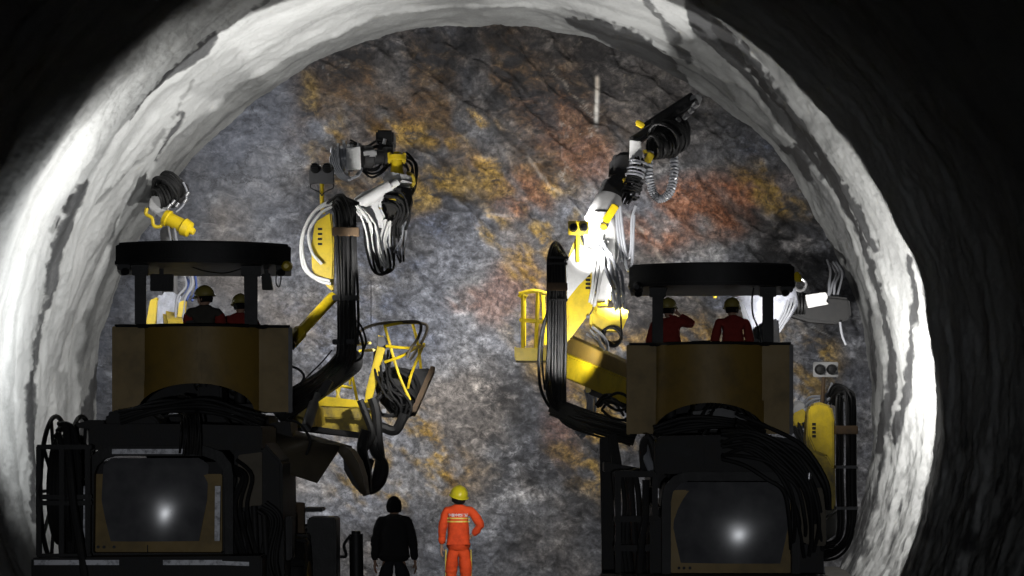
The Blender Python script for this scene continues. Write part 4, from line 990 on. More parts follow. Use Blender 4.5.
for x, y, sx, sy in ((752,290,8,14),(797,278,8,7),(778,298,4,8),(715,290,5,16),(722,284,14,4)):
    obj('yellow_fitting', MB().lathe(W(x,y+sy/2,Yv-.3), W(x,y-sy/2,Yv-.3), [(0,sx*.006),(.3,sx*.008),(.7,sx*.008),(1,sx*.004)], 16), 'yellow', DR)
obj('steel_ring', MB().tube([W(800,285,Yv-.2)+Vector((.09*math.cos(a), 0, .09*math.sin(a))) for a in [i/12*6.283 for i in range(12)]], .025, 8, 3, closed=True), 'steel', DR)
hoses(DR, [W(832,300,Yv+.2), W(834,285,Yv+.4), W(836,272,Yv+.8), W(832,262,Yv+1.2)], 4, .2, .022, m='clear', seed=76, jit=.03)
obj('mid_feed_tube', MB().cyl(W(708,290,34.2), W(748,288,34.2), .09), 'lightgrey', FB)
cable(DR, [(840,322),(842,335),(846,345)], .02, 'clear', Y=Yv)

# ---- left boom of the right jumbo
Yk = 30.2
B2 = obj('centre_boom', MB().bar(W(630,436,28.8), W(556,408,Yk-.2), .26, .3).bar(W(557,412,Yk), W(557,252,Yk), .22, .26), 'black', R_, bevel=.04)
hoses(B2, [W(632,428,28.6), W(600,420,29.0), W(564,408,Yk-.45), W(552,392,Yk-.4), W(552,340,Yk-.3), W(553,290,Yk-.25), W(553,258,Yk-.2), W(557,247,Yk), W(562,258,Yk+.3)], 6, .15, .018, seed=81, jit=.01)
hoses(B2, [W(634,440,28.6), W(600,432,29.0), W(566,420,Yk-.45), W(561,396,Yk-.4), W(561,340,Yk-.3), W(561,290,Yk-.25), W(560,260,Yk-.2), W(557,250,Yk), W(566,262,Yk+.3)], 6, .13, .018, seed=82, jit=.01)
obj('hose_clamp', MB().box(W(557,287,Yk-.25), (.29,.22,.11)), 'rust', B2, bevel=.01)
for y in (258, 264, 300, 345): obj('hose_clamp', MB().box(W(557,y,Yk-.22), (.29,.2,.03)), 'black', B2, bevel=.005)
cable(B2, [(548,312),(542,330),(539,355),(540,385),(547,403),(556,412)], .022, Y=Yk-.3)
cable(B2, [(549,305),(544,330),(542,360),(545,390)], .016, Y=Yk-.3)
Yk2 = 30.5
obj('boom_gusset', MB().prism([(566,262),(578,232),(590,262),(594,292),(592,310),(567,343)], Yk2, .2), 'yellow', B2, bevel=.02)
obj('gusset_flange', MB().prism([(566,262),(578,244),(592,250),(592,272),(578,286),(567,300)], Yk2-.04, .05), 'white', B2, bevel=.01)
for k in range(4): obj('gusset_slot', MB().box(W(588,276+k*4,Yk2-.005), (.07,.02,.03)), 'black', B2)
for x, y in ((588,317),(569,262)): obj('bolt', MB().cyl(W(x,y,Yk2-.03), W(x,y,Yk2), .025), 'grey', B2)
dual_lamp(B2, 568, 589, 221, 235, 30.4, 'yellow', [(578,235),(578,250),(578,262)], 'yellow', frame=True)
TL = obj('telescopic_arm', MB().prism([(586,226),(598,212),(612,214),(616,232),(614,252),(606,262),(612,292),(604,304),(592,262)], Yk2+.35, .3), 'white', B2, bevel=.04)
obj('white_shell', MB().lathe(W(600,300,Yk2+.4), W(603,214,Yk2+.5), [(0,.10),(.2,.16),(.5,.24),(.8,.26),(1,.18)], 28), 'white', TL)
obj('steel_cone', MB().lathe(W(603,222,Yk2+.6), W(610,196,Yk2+.7), [(0,.27),(.4,.24),(.8,.20),(1,.17)], 28), 'lightgrey', TL)
obj('yellow_lever', MB().bar(W(605,222,Yk2+.2), W(616,205,Yk2+.25), .11, .08).bar(W(604,224,Yk2+.2), W(603,230,Yk2+.2), .10, .08), 'yellow', TL, bevel=.02)
for p0, p1 in (((604,256),(621,296)),((599,262),(594,292))):
    c_ = obj('steel_cylinder', MB().cyl(W(*p0,Yk2+.15), W(*p1,Yk2+.1), .06), 'steel', TL)
obj('lifting_eye', MB().tube([W(618,297,Yk2+.0)+Vector((.075*math.cos(a), 0, .095*math.sin(a))) for a in [i/12*6.283 for i in range(12)]], .026, 8, 3, closed=True), 'white', TL)
hoses(TL, [W(598,245,Yk2), W(608,258,Yk2-.05), W(614,275,Yk2), W(619,290,Yk2), W(620,310,Yk2)], 4, .2, .02, m='clear', seed=83, jit=.03)
hoses(TL, [W(604,240,Yk2+.1), W(600,262,Yk2-.05), W(596,285,Yk2), W(592,305,Yk2)], 4, .14, .018, m='white', name='white_hose', seed=84, jit=.03)
for k, pts in enumerate([[(618,206),(620,230),(624,255),(628,270),(632,262),(633,240),(634,215)],[(620,206),(623,235),(627,258),(631,250),(632,220),(636,206)],[(616,208),(618,235),(622,262)]]):
    cable(TL, pts, .022, 'clear', 'loop_hose', Y=Yk2+.3)
cable(TL, [(620,300),(621,320),(622,340)], .012, Y=Yk2)
Yj = 31.4
BL = obj('rubber_bellows', MB().prism([(598,200),(600,184),(608,176),(626,173),(632,178),(628,196),(618,202),(604,204)], Yj, .45), 'dark', TL, bevel=.05)
obj('bellows_fold', MB().prism([(609,177),(611,158),(617,152),(634,151),(638,158),(634,176),(626,180)], Yj+.15, .45), 'dark', BL, bevel=.05)
obj('white_tag', MB().prism([(630,140),(641,141),(643,160),(629,161)], Yj-.1, .05), 'white', BL, bevel=.008)
FD = obj('feed_beam', MB().prism([(629,141),(632,136),(646,128),(668,108),(690,94),(698,96),(700,102),(680,116),(664,126),(644,140),(636,144)], Yj+.1, .26), 'black', BL, bevel=.02)
obj('beam_rail', MB().bar(W(630,140,Yj+.02), W(697,100,Yj+.02), .07, .08), 'dark', FD, bevel=.01)
obj('beam_rail', MB().bar(W(640,128,Yj+.2), W(692,94,Yj+.2), .06, .08), 'dark', FD, bevel=.01)
obj('rock_drill', MB().prism([(650,122),(660,114),(672,106),(676,112),(664,122),(654,130)], Yj-.05, .2), 'dark', FD, bevel=.03)
obj('beam_nose', MB().prism([(690,96),(698,93),(703,97),(700,105),(692,107)], Yj, .3), 'lightgrey', FD, bevel=.02)
for x, y in ((690,112),(684,118),(676,122),(694,106)): obj('steel_fitting', MB().cyl(W(x,y,Yj-.05), W(x+3,y-3,Yj-.1), .04), 'steel', FD)
for x, y, a, b in ((640,124,10,6),(649,158,8,12),(626,181,8,5),(645,152,5,5)): obj('yellow_fitting', MB().box(W(x,y,Yj-.1), (a*.0135, .12, b*.0135), Matrix.Rotation(.5, 3, 'Y')), 'yellow', FD, bevel=.02)
coil(FD, W(668,138,Yj), .26, 10, (.8,1,.5), .022, 'rubber', seed=9, pitch=.035)
coil(FD, W(660,146,Yj-.1), .17, 8, (1,.5,.3), .02, 'rubber', seed=10, pitch=.04)
coil(FD, W(676,130,Yj+.1), .18, 7, (.9,.6,.3), .02, 'rubber', seed=11, pitch=.035)
obj('reel_body', MB().lathe(W(656,146,Yj+.1), W(680,128,Yj+.2), [(0,.18),(.1,.24),(.9,.24),(1,.18)], 24), 'dark', FD)
# corrugated hose loop
loop = smooth([W(649,152,Yj), W(649,175,Yj-.1), W(653,192,Yj-.1), W(660,199,Yj-.1), W(670,192,Yj-.1), W(674,172,Yj), W(673,150,Yj+.1)], 24)
mb = MB(); mb.tube(loop, lambda t: .062+.010*math.sin(t*2*math.pi*40), 10, 1)
obj('corrugated_hose', mb, 'clear', FD)
coil(BL, W(632,188,Yj-.15), .13, 7, (.3,.2,1), .018, 'rubber', seed=14, pitch=.05)
coil(BL, W(636,172,Yj-.15), .12, 5, (.3,.2,1), .018, 'clear', seed=15, pitch=.05)
hoses(BL, [W(640,158,Yj-.1), W(638,172,Yj-.2), W(632,190,Yj-.2), W(624,204,Yj-.2)], 5, .16, .02, seed=16, jit=.03)
# lower yellow boom and bowl
Yh = 30.7
obj('yellow_bowl', MB().prism([(590,326),(591,312),(597,308),(627,308),(629,314),(622,331),(594,331)], Yh+.3, .5), 'yellow', B2, bevel=.03)
obj('bowl_bracket', MB().tube([W(596,310,Yh+.3), W(596,304,Yh+.3), W(606,304,Yh+.3), W(606,298,Yh+.3), W(611,298,Yh+.3)], .035, 8, 1), 'yellow', B2)
LB = obj('lower_boom', MB().bar(W(566,362,Yh+.3), W(640,392,29.0), .40, .34), 'yellow', B2, bevel=.025)
obj('boom_top_plate', MB().bar(W(567,345,Yh+.2), W(636,377,28.9), .13, .3), 'ochre', LB, bevel=.01)
obj('boom_under_bar', MB().bar(W(590,388,Yh), W(640,408,28.9), .10, .16), 'dark', LB, bevel=.01)
obj('boom_latch', MB().prism([(584,374),(590,373),(591,392),(586,393)], Yh-.3, .12), 'yellow', LB, bevel=.01)
obj('boom_label', MB().prism([(584,366),(592,368),(592,374),(584,372)], Yh-.16, .01), 'yellow_dirty', LB)
hoses(LB, [W(590,330,Yh+.2), W(600,340,Yh+.1), W(604,352,Yh), W(596,362,Yh)], 3, .2, .02, m='clear', seed=85, jit=.03)
coil(LB, W(612,336,Yh+.3), .14, 5, (.2,1,.3), .018, 'dark', seed=17, pitch=.03)
coil(B2, W(584,426,Yh), .16, 4, (.3,.3,1), .03, 'clear', seed=18, pitch=.05)
hoses(B2, [W(590,388,Yh), W(592,405,Yh-.1), W(586,425,Yh-.1), W(578,436,Yh-.1)], 4, .14, .024, m='clear', seed=86, jit=.02)
hoses(B2, [W(598,405,29.6), W(606,398,29.4), W(618,400,29.2), W(628,410,29)], 5, .14, .02, seed=87, jit=.03)
# work basket at the left of the boom
Yg = 31.0
BK = obj('work_basket', MB().box((W(534,0,Yg).x, Yg+.45, W(0,359,Yg).z), (.52,.95,.05)).box((W(531,0,Yg).x, Yg, W(0,354,Yg).z), (.46,.04,.18)).box((W(515.5,0,Yg).x, Yg+.45, W(0,352,Yg).z), (.03,.95,.16)), 'yellow', B2, bevel=.01)
obj('basket_arm', MB().bar(W(540,356,Yg+.3), W(572,352,Yg), .12, .14), 'yellow_dirty', BK, bevel=.01)
railing(BK, [[(523,292,Yg),(523,348,Yg)], [(538,292,Yg),(536,348,Yg)], [(524,298,Yg+.85),(524,346,Yg+.85)], [(543,294,Yg+.85),(545,345,Yg+.85)]],
        [[(519,294,Yg),(534,291,Yg),(547,294,Yg)], [(520,320,Yg),(547,322,Yg)], [(523,294,Yg),(524,300,Yg+.85)], [(521,320,Yg),(524,322,Yg+.85)]], r=.03)
obj('rail_hook', MB().tube([W(519,297,Yg), W(522,294,Yg), W(527,297,Yg)], .03, 8, 3), 'yellow', BK)
# ================================================================== PEOPLE
def skin(nodes, edges, levels=2, smoothing=1.0):
    """nodes: name -> (point, radius or (rx, ry)); the first node is the root"""
    names = list(nodes); me = bpy.data.meshes.new('tmp')
    me.from_pydata([nodes[n][0] for n in names], [(names.index(a), names.index(b)) for a, b in edges], [])
    o = bpy.data.objects.new('tmp', me); C.objects.link(o)
    s = o.modifiers.new('s', 'SKIN'); s.use_smooth_shade = True; s.branch_smoothing = smoothing
    for i, n in enumerate(names):
        r = nodes[n][1]; r = r if isinstance(r, tuple) else (r, r)
        me.skin_vertices[0].data[i].radius = r
        me.skin_vertices[0].data[i].use_root = (i == 0)
    b = o.modifiers.new('u', 'SUBSURF'); b.levels = levels; b.render_levels = levels
    dg = bpy.context.evaluated_depsgraph_get(); dg.update()
    ev = o.evaluated_get(dg); m2 = bpy.data.meshes.new_from_object(ev)
    bpy.data.objects.remove(o)
    for p in m2.polygons: p.use_smooth = True
    return m2
def skinobj(name, nodes, edges, m, parent=None, origin=None, **k):
    me = skin(nodes, edges, **k); off = rootof(parent).location.copy() if parent else Vector(origin)
    me.transform(Matrix.Translation(-off)); me.name = name
    return link(name, me, m, parent, None if parent else off)
def hand(nodes, edges, tag_, wrist, d, side, fwd_, curl=.4, s=1.0):
    """palm and five fingers growing from the wrist node; d = pointing direction, side = towards the thumb"""
    d = Vector(d).normalized(); side = (Vector(side)-d*Vector(side).dot(d)).normalized(); nrm = d.cross(side)
    if nrm.dot(Vector(fwd_)) < 0: nrm = -nrm
    w_ = Vector(wrist); palm = w_+d*.075*s
    nodes[tag_+'palm'] = (palm, (.034*s, .017*s)); edges.append((tag_, tag_+'palm'))
    for k, (off, L) in enumerate(((.027, .072), (.009, .08), (-.009, .075), (-.026, .058))):
        p0 = palm+d*.022*s+side*off*s
        p1 = p0+d*L*.5*s+nrm*curl*.02*s; p2 = p0+d*L*(1-.35*curl)*s+nrm*curl*.055*s
        nodes[f'{tag_}f{k}a'] = (p0, .0095*s); nodes[f'{tag_}f{k}b'] = (p1, .009*s); nodes[f'{tag_}f{k}c'] = (p2, .0075*s)
        edges += [(tag_+'palm', f'{tag_}f{k}a'), (f'{tag_}f{k}a', f'{tag_}f{k}b'), (f'{tag_}f{k}b', f'{tag_}f{k}c')]
    t0 = w_+d*.04*s+side*.034*s; t1 = t0+(d*.6+side*.5+nrm*.4).normalized()*.04*s; t2 = t1+(d*.9+nrm*.35).normalized()*.03*s
    nodes[tag_+'t0'] = (t0, .012*s); nodes[tag_+'t1'] = (t1, .0105*s); nodes[tag_+'t2'] = (t2, .009*s)
    edges += [(tag_, tag_+'t0'), (tag_+'t0', tag_+'t1'), (tag_+'t1', tag_+'t2')]

def head_mesh(c, rot, s=1.0):
    """a head: skull, face with brow, nose, mouth, chin and ears. local -y... face looks along +y"""
    mb = MB(); nu, nv = 32, 24; vs = []
    for j in range(nv+1):
        ph = math.pi*j/nv
        for i in range(nu):
            th = 2*math.pi*i/nu
            x = math.sin(ph)*math.cos(th); y = math.sin(ph)*math.sin(th); z = math.cos(ph)
            X, Y, Z = x*.076, y*.096, z*.118
            if z < 0:                       # narrow to the jaw and chin
                k = 1-.30*(-z)**1.3; X *= k; Y = Y*(1-.12*-z)+.012*(-z)
            if y > 0:
                Y += .020*math.exp(-(x/.16)**2-((z+.18)/.16)**2)      # nose
                Y += .006*math.exp(-(x/.5)**2-((z-.12)/.10)**2)       # brow
                for sx in (-.42, .42): Y -= .010*math.exp(-((x-sx)/.17)**2-((z-.0)/.11)**2)   # eye sockets
                Y += .005*math.exp(-(x/.25)**2-((z+.46)/.06)**2)      # lips
                Y -= .003*math.exp(-(x/.25)**2-((z+.50)/.015)**2)
                Y += .009*math.exp(-(x/.25)**2-((z+.82)/.14)**2)      # chin
            vs.append(Vector(c)+rot @ (Vector((X, Y, Z))*s))
    fs = [(j*nu+i, j*nu+(i+1)%nu, (j+1)*nu+(i+1)%nu, (j+1)*nu+i) for j in range(nv) for i in range(nu)]
    mb.add(vs, fs)
    for sx in (-1, 1):
        mb.sphere(Vector(c)+rot @ (Vector((sx*.078, -.004, -.008))*s), .032*s, 12, 8, (.35, .62, 1), rot)
        mb.sphere(Vector(c)+rot @ (Vector((sx*.031, .082, .002))*s), .0125*s, 10, 8)
    return mb
def joined_body(name, me, hm, m, parent=None, origin=None):
    """merge the grown body and the head into one surface"""
    off = rootof(parent).location.copy() if parent else Vector(origin)
    bm = bmesh.new(); bm.from_mesh(me)
    vs = [bm.verts.new(v) for v in hm.v]
    for f in hm.f:
        try: bm.faces.new([vs[i] for i in f]).smooth = True
        except ValueError: pass
    bmesh.ops.remove_doubles(bm, verts=bm.verts, dist=1e-5)
    bmesh.ops.translate(bm, verts=bm.verts, vec=-off)
    m2 = bpy.data.meshes.new(name); bm.to_mesh(m2); bm.free()
    o = link(name, m2, m, parent, None if parent else off)
    r = o.modifiers.new('r', 'REMESH'); r.mode = 'VOXEL'; r.voxel_size = .0065; r.use_smooth_shade = True
    dg = bpy.context.evaluated_depsgraph_get(); dg.update()
    m3 = bpy.data.meshes.new_from_object(o.evaluated_get(dg)); o.modifiers.clear(); o.data = m3
    for p in m3.polygons: p.use_smooth = True
    m3.materials.clear(); m3.materials.append(M[m])
    return o
def helmet(c, rot, m, parent, s=1.0):
    mb = MB(); nu, nv = 36, 12; vs = []
    c = Vector(c)
    for j in range(nv+1):
        ph = math.pi/2*j/nv
        for i in range(nu):
            th = 2*math.pi*i/nu; r = math.sin(ph)
            ridge_ = .006*math.exp(-(math.cos(th)*r/.12)**2)
            vs.append(c+rot @ (Vector((r*math.cos(th)*.108, r*math.sin(th)*.128, math.cos(ph)*.112+ridge_))*s))
    base = len(vs)
    for (rr, z) in ((1.0, -.012), (1.14, -.022), (1.15, -.028), (.97, -.02)):
        for i in range(nu):
            th = 2*math.pi*i/nu; bk = (1.14 if math.sin(th) > .2 else 1.0) if rr > 1.1 else 1
            vs.append(c+rot @ (Vector((math.cos(th)*.108*rr, math.sin(th)*.128*rr*(1+.10*max(0, math.sin(th))*(rr > 1.1)), z-.012*max(0, math.sin(th))*(rr > 1.1)))*s))
    fs = [(j*nu+i, j*nu+(i+1)%nu, (j+1)*nu+(i+1)%nu, (j+1)*nu+i) for j in range(nv+4) for i in range(nu)]
    mb.add(vs, fs)
    return obj('hard_hat', mb, m, parent)

def person(name, base, J, label, top, pants, hat=None, vest=None, headrot=Matrix.Identity(3), hs=1.0, hair=True, cuffs='boots', group=None, slim=1.0):
    """J: joints in metres relative to base. shoulders, elbows, wrists, hips, knees, ankles for l and r, plus pelvis, waist, chest, neck, head"""
    P = {k: Vector(base)+Vector(v) for k, v in J.items() if k not in ('cll', 'clr')}
    f = Vector((0, 1, 0)); nodes = {}; edges = []
    nodes['pelvis'] = (P['pelvis'], (.125, .10)); nodes['waist'] = (P['waist'], (.115, .09)); nodes['chest'] = (P['chest'], (.13, .092))
    yk = (P['shl']+P['shr'])/2+Vector((0,0,-.01)); nodes['yoke'] = (yk-Vector((0,0,.02)), (.10, .065))
    nodes['neckb'] = (P['neck']-Vector((0,0,.03)), .05); nodes['neck'] = (P['neck'], .052); nodes['headn'] = (P['head']-Vector((0,0,.06)), .06)
    edges += [('pelvis','waist'), ('waist','chest'), ('chest','yoke'), ('yoke','neckb'), ('neckb','neck'), ('neck','headn')]
    for s in 'lr':
        sx = -1 if s == 'l' else 1
        nodes['sh'+s] = (P['sh'+s], .058); nodes['el'+s] = (P['el'+s], .040); nodes['wr'+s] = (P['wr'+s], .027)
        edges += [('yoke','sh'+s), ('sh'+s,'el'+s), ('el'+s,'wr'+s)]
        d = P['wr'+s]-P['el'+s]
        hand(nodes, edges, 'wr'+s, P['wr'+s], J.get('hd'+s, d), J.get('th'+s, (0, 1, 0)), (-sx, .3, 0), J.get('cl'+s, .5))
        nodes['hp'+s] = (P['hp'+s], .09); nodes['kn'+s] = (P['kn'+s], .058); nodes['an'+s] = (P['an'+s], .04)
        toe = Vector(J.get('toe', (0, .17, -.06)))
        nodes['bl'+s] = (P['an'+s]+toe*.45, .035); nodes['to'+s] = (P['an'+s]+toe, .03)
        edges += [('pelvis','hp'+s), ('hp'+s,'kn'+s), ('kn'+s,'an'+s), ('an'+s,'bl'+s), ('bl'+s,'to'+s)]
    me = skin(nodes, edges)
    body = joined_body(name, me, head_mesh(P['head'], headrot, hs), 'skin', origin=base)
    body['label'] = label; body['category'] = 'person'
    if group: body['group'] = group
    # clothes, a little outside the body
    n2 = {}; e2 = []
    n2['waist'] = (P['waist'], (.162*slim, .122)); n2['hem'] = (P['pelvis']+Vector((0,0,.0)), (.165*slim, .13)); n2['chest'] = (P['chest'], (.168*slim, .128)); n2['yoke'] = (yk+Vector((0,0,.012)), (.15*slim, .115)); n2['collar'] = (P['neck']+Vector((0,0,.012)), (.070, .074))
    n2['hem2'] = (P['pelvis']-Vector((0,0,.11)), (.165*slim, .13))
    e2 += [('waist','hem'), ('hem','hem2'), ('waist','chest'), ('chest','yoke'), ('yoke','collar')]
    for s in 'lr':
        w_ = P['wr'+s]; e_ = P['el'+s]; m_ = (e_+w_)/2
        n2['sh'+s] = (P['sh'+s], .083*(1 if slim < 1.1 else 1.1)); n2['ua'+s] = ((P['sh'+s]+e_)/2, .068); n2['el'+s] = (e_, .062); n2['fa'+s] = (m_, .055); n2['cf'+s] = (w_-(w_-e_).normalized()*.02, .045)
        e2 += [('yoke','sh'+s), ('sh'+s,'ua'+s), ('ua'+s,'el'+s), ('el'+s,'fa'+s), ('fa'+s,'cf'+s)]
    def fold(me, amp=.008):
        n = len(me.vertices); co = np.empty(n*3); me.vertices.foreach_get('co', co); co = co.reshape(-1, 3)
        no = np.empty(n*3); me.vertices.foreach_get('normal', no); no = no.reshape(-1, 3)
        d = amp*ridge(co[:,0]*5+base[0], co[:,1]*5, co[:,2]*13, 3)+.004*fbm(co[:,0]*20, co[:,1]*20, co[:,2]*30, 2)
        me.vertices.foreach_set('co', (co+no*d[:, None]).ravel()); me.update()
    jk = skinobj('jacket', n2, e2, top, body, levels=3); fold(jk.data)
    n3 = {}; e3 = []
    n3['pelvis'] = (P['pelvis'], (.158*slim, .126)); n3['belt'] = (P['waist']-Vector((0,0,.05)), (.135*slim, .105)); e3.append(('pelvis','belt'))
    for s in 'lr':
        n3['hp'+s] = (P['hp'+s], .108*slim); n3['th'+s] = ((P['hp'+s]+P['kn'+s])/2, .098*slim); n3['kn'+s] = (P['kn'+s], .082); n3['cf'+s] = ((P['kn'+s]+P['an'+s])/2, .076); n3['an'+s] = (P['an'+s]+Vector((0,0,.02)), .068)
        e3 += [('pelvis','hp'+s), ('hp'+s,'th'+s), ('th'+s,'kn'+s), ('kn'+s,'cf'+s), ('cf'+s,'an'+s)]
        toe = Vector(J.get('toe', (0, .17, -.06)))
        skinobj('boot', {'a': (P['an'+s]+Vector((0,0,.03)), .055), 'b': (P['an'+s]-Vector((0,0,.025)), (.05, .045)), 'c': (P['an'+s]+toe*.5-Vector((0,0,.01)), (.05, .036)), 'd': (P['an'+s]+toe*1.15, (.045, .028))}, [('a','b'),('b','c'),('c','d')], 'boots', body)
    tr = skinobj('trousers', n3, e3, pants, body, levels=3); fold(tr.data)
    hc = P['head']
    if hair:
        mb = MB(); nu, nv = 30, 18; vs = []
        for j in range(nv+1):
            ph = math.pi*.66*j/nv
            for i in range(nu):
                th = 2*math.pi*i/nu; y = math.sin(th)
                lim = 1 if y < .25 else .60+.0*y
                p_ = ph*lim
                r = 1.07+.03*vnoise(np.array([i*.9]), np.array([j*.8]), np.array([1.0]))[0]
                vs.append(hc+headrot @ (Vector((math.sin(p_)*math.cos(th)*.083*r, math.sin(p_)*y*.101*r-.004, math.cos(p_)*.116*r+.004*math.sin(p_)))*hs))
        mb.add(vs, [(j*nu+i, j*nu+(i+1)%nu, (j+1)*nu+(i+1)%nu, (j+1)*nu+i) for j in range(nv) for i in range(nu)])
        obj('hair', mb, 'hair', body)
    if hat: helmet(hc+headrot @ Vector((0, -.0, .045))*hs, headrot, hat, body, hs)
    return body, P, jk
def rotm(x=0, y=0, z=0): return Matrix.Rotation(math.radians(z), 3, 'Z') @ Matrix.Rotation(math.radians(x), 3, 'X') @ Matrix.Rotation(math.radians(y), 3, 'Y')

# man in orange
bx_, by_ = W(458.5, 0, 30).x, 30.0
J = dict(pelvis=(0,0,.95), waist=(0,0,1.09), chest=(0,-.01,1.30), neck=(.0,0,1.50), head=(.0,.01,1.60),
  shl=(-.17,0,1.435), ell=(-.225,-.02,1.16), wrl=(-.235,.03,.93), thl=(.2,1,0),
  shr=(.17,0,1.435), elr=(.315,-.07,1.215), wrr=(.19,-.02,1.07), hdr=(-.7,.5,-.15), thr=(.2,-.3,-1), clr=.7,
  hpl=(-.088,0,.88), knl=(-.105,.02,.49), anl=(-.12,0,.09), hpr=(.088,0,.88), knr=(.105,.02,.49), anr=(.12,.0,.09))
om, P, jk = person('person', (bx_, by_, 0), J, 'person in orange workwear with a yellow hard hat, one hand on the hip', 'orange', 'orange', 'hat', headrot=rotm(16, 6, 14), hs=1.12)
# printed characters and two yellow strips across the back, wrapped on the jacket
def wrap_on_back(verts, P0, lift=.006):
    """move points to the back surface of the jacket"""
    bvh_o = jk; out = []
    for v in verts:
        o_ = Vector((v[0], by_-1, v[2]))-jk.parent.location
        hit, loc_, nrm, _ = jk.ray_cast(o_, Vector((0, 1, 0)), distance=3)
        out.append((v[0], loc_.y+jk.parent.location.y-lift-v[1] if hit else by_-.13, v[2]))
    return out
bpy.context.view_layer.update()
def back_strip(z0, z1, x0, x1, m, nm):
    n = 24; vs = []
    for i in range(n+1):
        x = x0+(x1-x0)*i/n
        for z in (z0, z1): vs.append((bx_+x, 0, z))
    fr_ = wrap_on_back(vs, None, .006); bk_ = [(a, b+.004, c) for a, b, c in fr_]; N_ = len(vs); fs = []
    for i in range(n):
        a = 2*i; fs += [(a, a+2, a+3, a+1), (N_+a, N_+a+1, N_+a+3, N_+a+2), (a, N_+a, N_+a+2, a+2), (a+1, a+3, N_+a+3, N_+a+1)]
    return obj(nm, MB().add(fr_+bk_, fs), m, om)
back_strip(1.262, 1.282, -.155, .155, 'strip', 'reflective_strip')
back_strip(1.306, 1.326, -.155, .155, 'strip', 'reflective_strip')
tx = bpy.data.curves.new('t', 'FONT'); tx.body = '\u4e2d\u56fd\u4e2d\u94c1\u96a7\u9053'; tx.size = .058; tx.align_x = 'CENTER'; tx.extrude = 0; tx.offset = .0012
to = bpy.data.objects.new('t', tx); C.objects.link(to)
dg = bpy.context.evaluated_depsgraph_get(); dg.update(); tm = bpy.data.meshes.new_from_object(to.evaluated_get(dg)); bpy.data.objects.remove(to)
xs_ = [v.co.x for v in tm.vertices]; ys2 = [v.co.y for v in tm.vertices]
sx = .27/(max(xs_)-min(xs_)); ym = min(ys2)
vv = wrap_on_back([(bx_-.005+v.co.x*sx, 0, 1.338+(v.co.y-ym)*sx) for v in tm.vertices], None, .010)
obj('back_lettering', MB().add(vv, [tuple(p.vertices) for p in tm.polygons]), 'print', om, label='white printed characters')
for s in 'lr':
    sg = -1 if s == 'l' else 1
    obj('leg_piping', MB().tube([P['hp'+s]+Vector((sg*.085,-.04,0)), (P['hp'+s]+P['kn'+s])/2+Vector((sg*.082,-.03,0)), P['kn'+s]+Vector((sg*.070,-.02,0)), P['an'+s]+Vector((sg*.058,-.02,.05))], .009, 6, 4), 'strip', om)

# man in black
bx2, by2 = W(394, 0, 28.2).x, 28.2
J = dict(pelvis=(0,0,.92), waist=(0,0,1.05), chest=(0,-.01,1.24), neck=(0,0,1.435), head=(.0,.02,1.535),
  shl=(-.18,0,1.375), ell=(-.245,-.03,1.07), wrl=(-.25,.02,.82), shr=(.18,0,1.375), elr=(.25,-.03,1.08), wrr=(.275,.0,.82),
  hpl=(-.10,0,.84), knl=(-.13,.02,.47), anl=(-.16,0,.09), hpr=(.10,0,.84), knr=(.13,.02,.47), anr=(.15,0,.09), thl=(.2,1,0), thr=(-.2,1,0))
bm_, P, _ = person('person', (bx2, by2, 0), J, 'bareheaded person in a black jacket, seen from behind with arms hanging', 'blackcloth', 'trouser', None, headrot=rotm(4,0,-6), slim=1.15, hs=1.14)
n2 = {'a': (P['waist'], (.205,.145)), 'b': (P['pelvis']+Vector((0,0,-.02)), (.215,.155)), 'c': (P['pelvis']+Vector((0,0,-.12)), (.205,.15)), 'd': (P['chest'], (.205,.142)), 'e': (P['chest']+Vector((0,-.01,.12)), (.16,.12)), 'f': (P['neck']+Vector((0,0,.01)), (.078,.08))}
skinobj('jacket_skirt', n2, [('a','b'),('b','c'),('a','d'),('d','e'),('e','f')], 'blackcloth', bm_, levels=3)

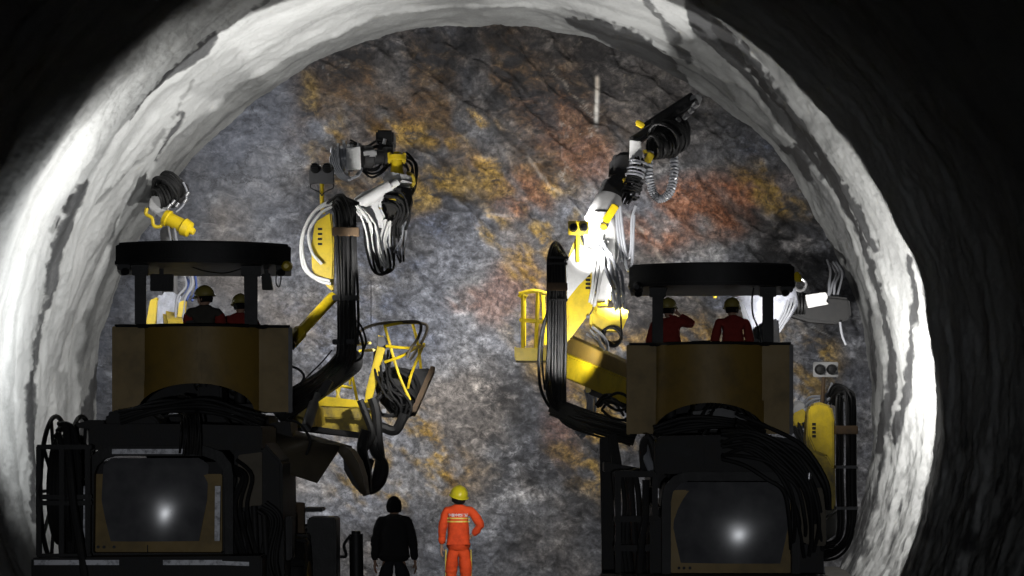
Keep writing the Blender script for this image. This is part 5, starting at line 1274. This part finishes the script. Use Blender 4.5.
# operators in the cabs, seated
def seated(px, py_top, Y, lean=0, turn=0, s=1.0, armr=None, arml=None, up=False):
    base = Vector((W(px,0,Y).x, Y, 0)); top = W(px, py_top, Y).z
    h = top-.135                                                # centre of the head
    zs = h-.66
    J = dict(pelvis=(0,-.02,zs), waist=(0,-.03,zs+.15), chest=(lean*.4,0,zs+.35), neck=(lean*.7,.02,zs+.57), head=(lean,.04,zs+.66),
      shl=(-.18+lean*.5,.01,zs+.50), ell=(-.235+lean*.4,.06,zs+.22), wrl=(-.18,.28,zs+.20), shr=(.18+lean*.5,.01,zs+.50), elr=(.235+lean*.4,.06,zs+.22), wrr=(.18,.28,zs+.20),
      hpl=(-.10,.05,zs-.02), knl=(-.14,.44,zs+.02), anl=(-.15,.46,zs-.40), hpr=(.10,.05,zs-.02), knr=(.14,.44,zs+.02), anr=(.15,.46,zs-.40))
    for k, v in (arml or {}).items(): J[k] = v if not callable(v) else v(zs)
    for k, v in (armr or {}).items(): J[k] = v if not callable(v) else v(zs)
    return base, J
b_, J = seated(204, 287, YL+.6, lean=0, arml={'ell': lambda z: (-.21,.08,z+.22)}, armr={'elr': lambda z: (.21,.08,z+.22)})
p1, P, _ = person('person', b_, J, 'operator in a dull vest over red sleeves, head turned sideways, beneath a machine canopy', 'greycloth', 'trouser', 'hatdull', headrot=rotm(-4,0,68))
for s in 'lr': skinobj('red_sleeve', {'a': (P['sh'+s], .088), 'b': (P['el'+s], .069), 'c': (P['wr'+s], .052)}, [('a','b'),('b','c')], 'red_jacket', p1)
b_, J = seated(240, 295, YL+1.15, lean=0)
person('person', b_, J, 'operator in a red jacket, lower of the two beneath the canopy by the bright wall', 'red_jacket', 'trouser', 'hatdull', headrot=rotm(-6,0,12))
b_, J = seated(670, 299, YR+.9, lean=-.02, armr={'elr': lambda z: (.31, .14, z+.46), 'wrr': lambda z: (.12, .16, z+.60), 'hdr': (-.8,0,.45), 'thr': (0,-.4,1)}, arml={'ell': lambda z: (-.27,.0,z+.22), 'wrl': lambda z: (-.26,.15,z+.0)})
person('person', b_, J, 'operator in red raising an elbow with a hand up beside the head', 'red_jacket', 'trouser', 'hatdull', headrot=rotm(2,0,-30))
b_, J = seated(733, 299, YR+.85, lean=-.01)
person('person', b_, J, 'operator in dark red sitting upright with both arms down, beside the thin hanging cable', 'red_jacket', 'trouser', 'hatdull', headrot=rotm(-4,0,0))
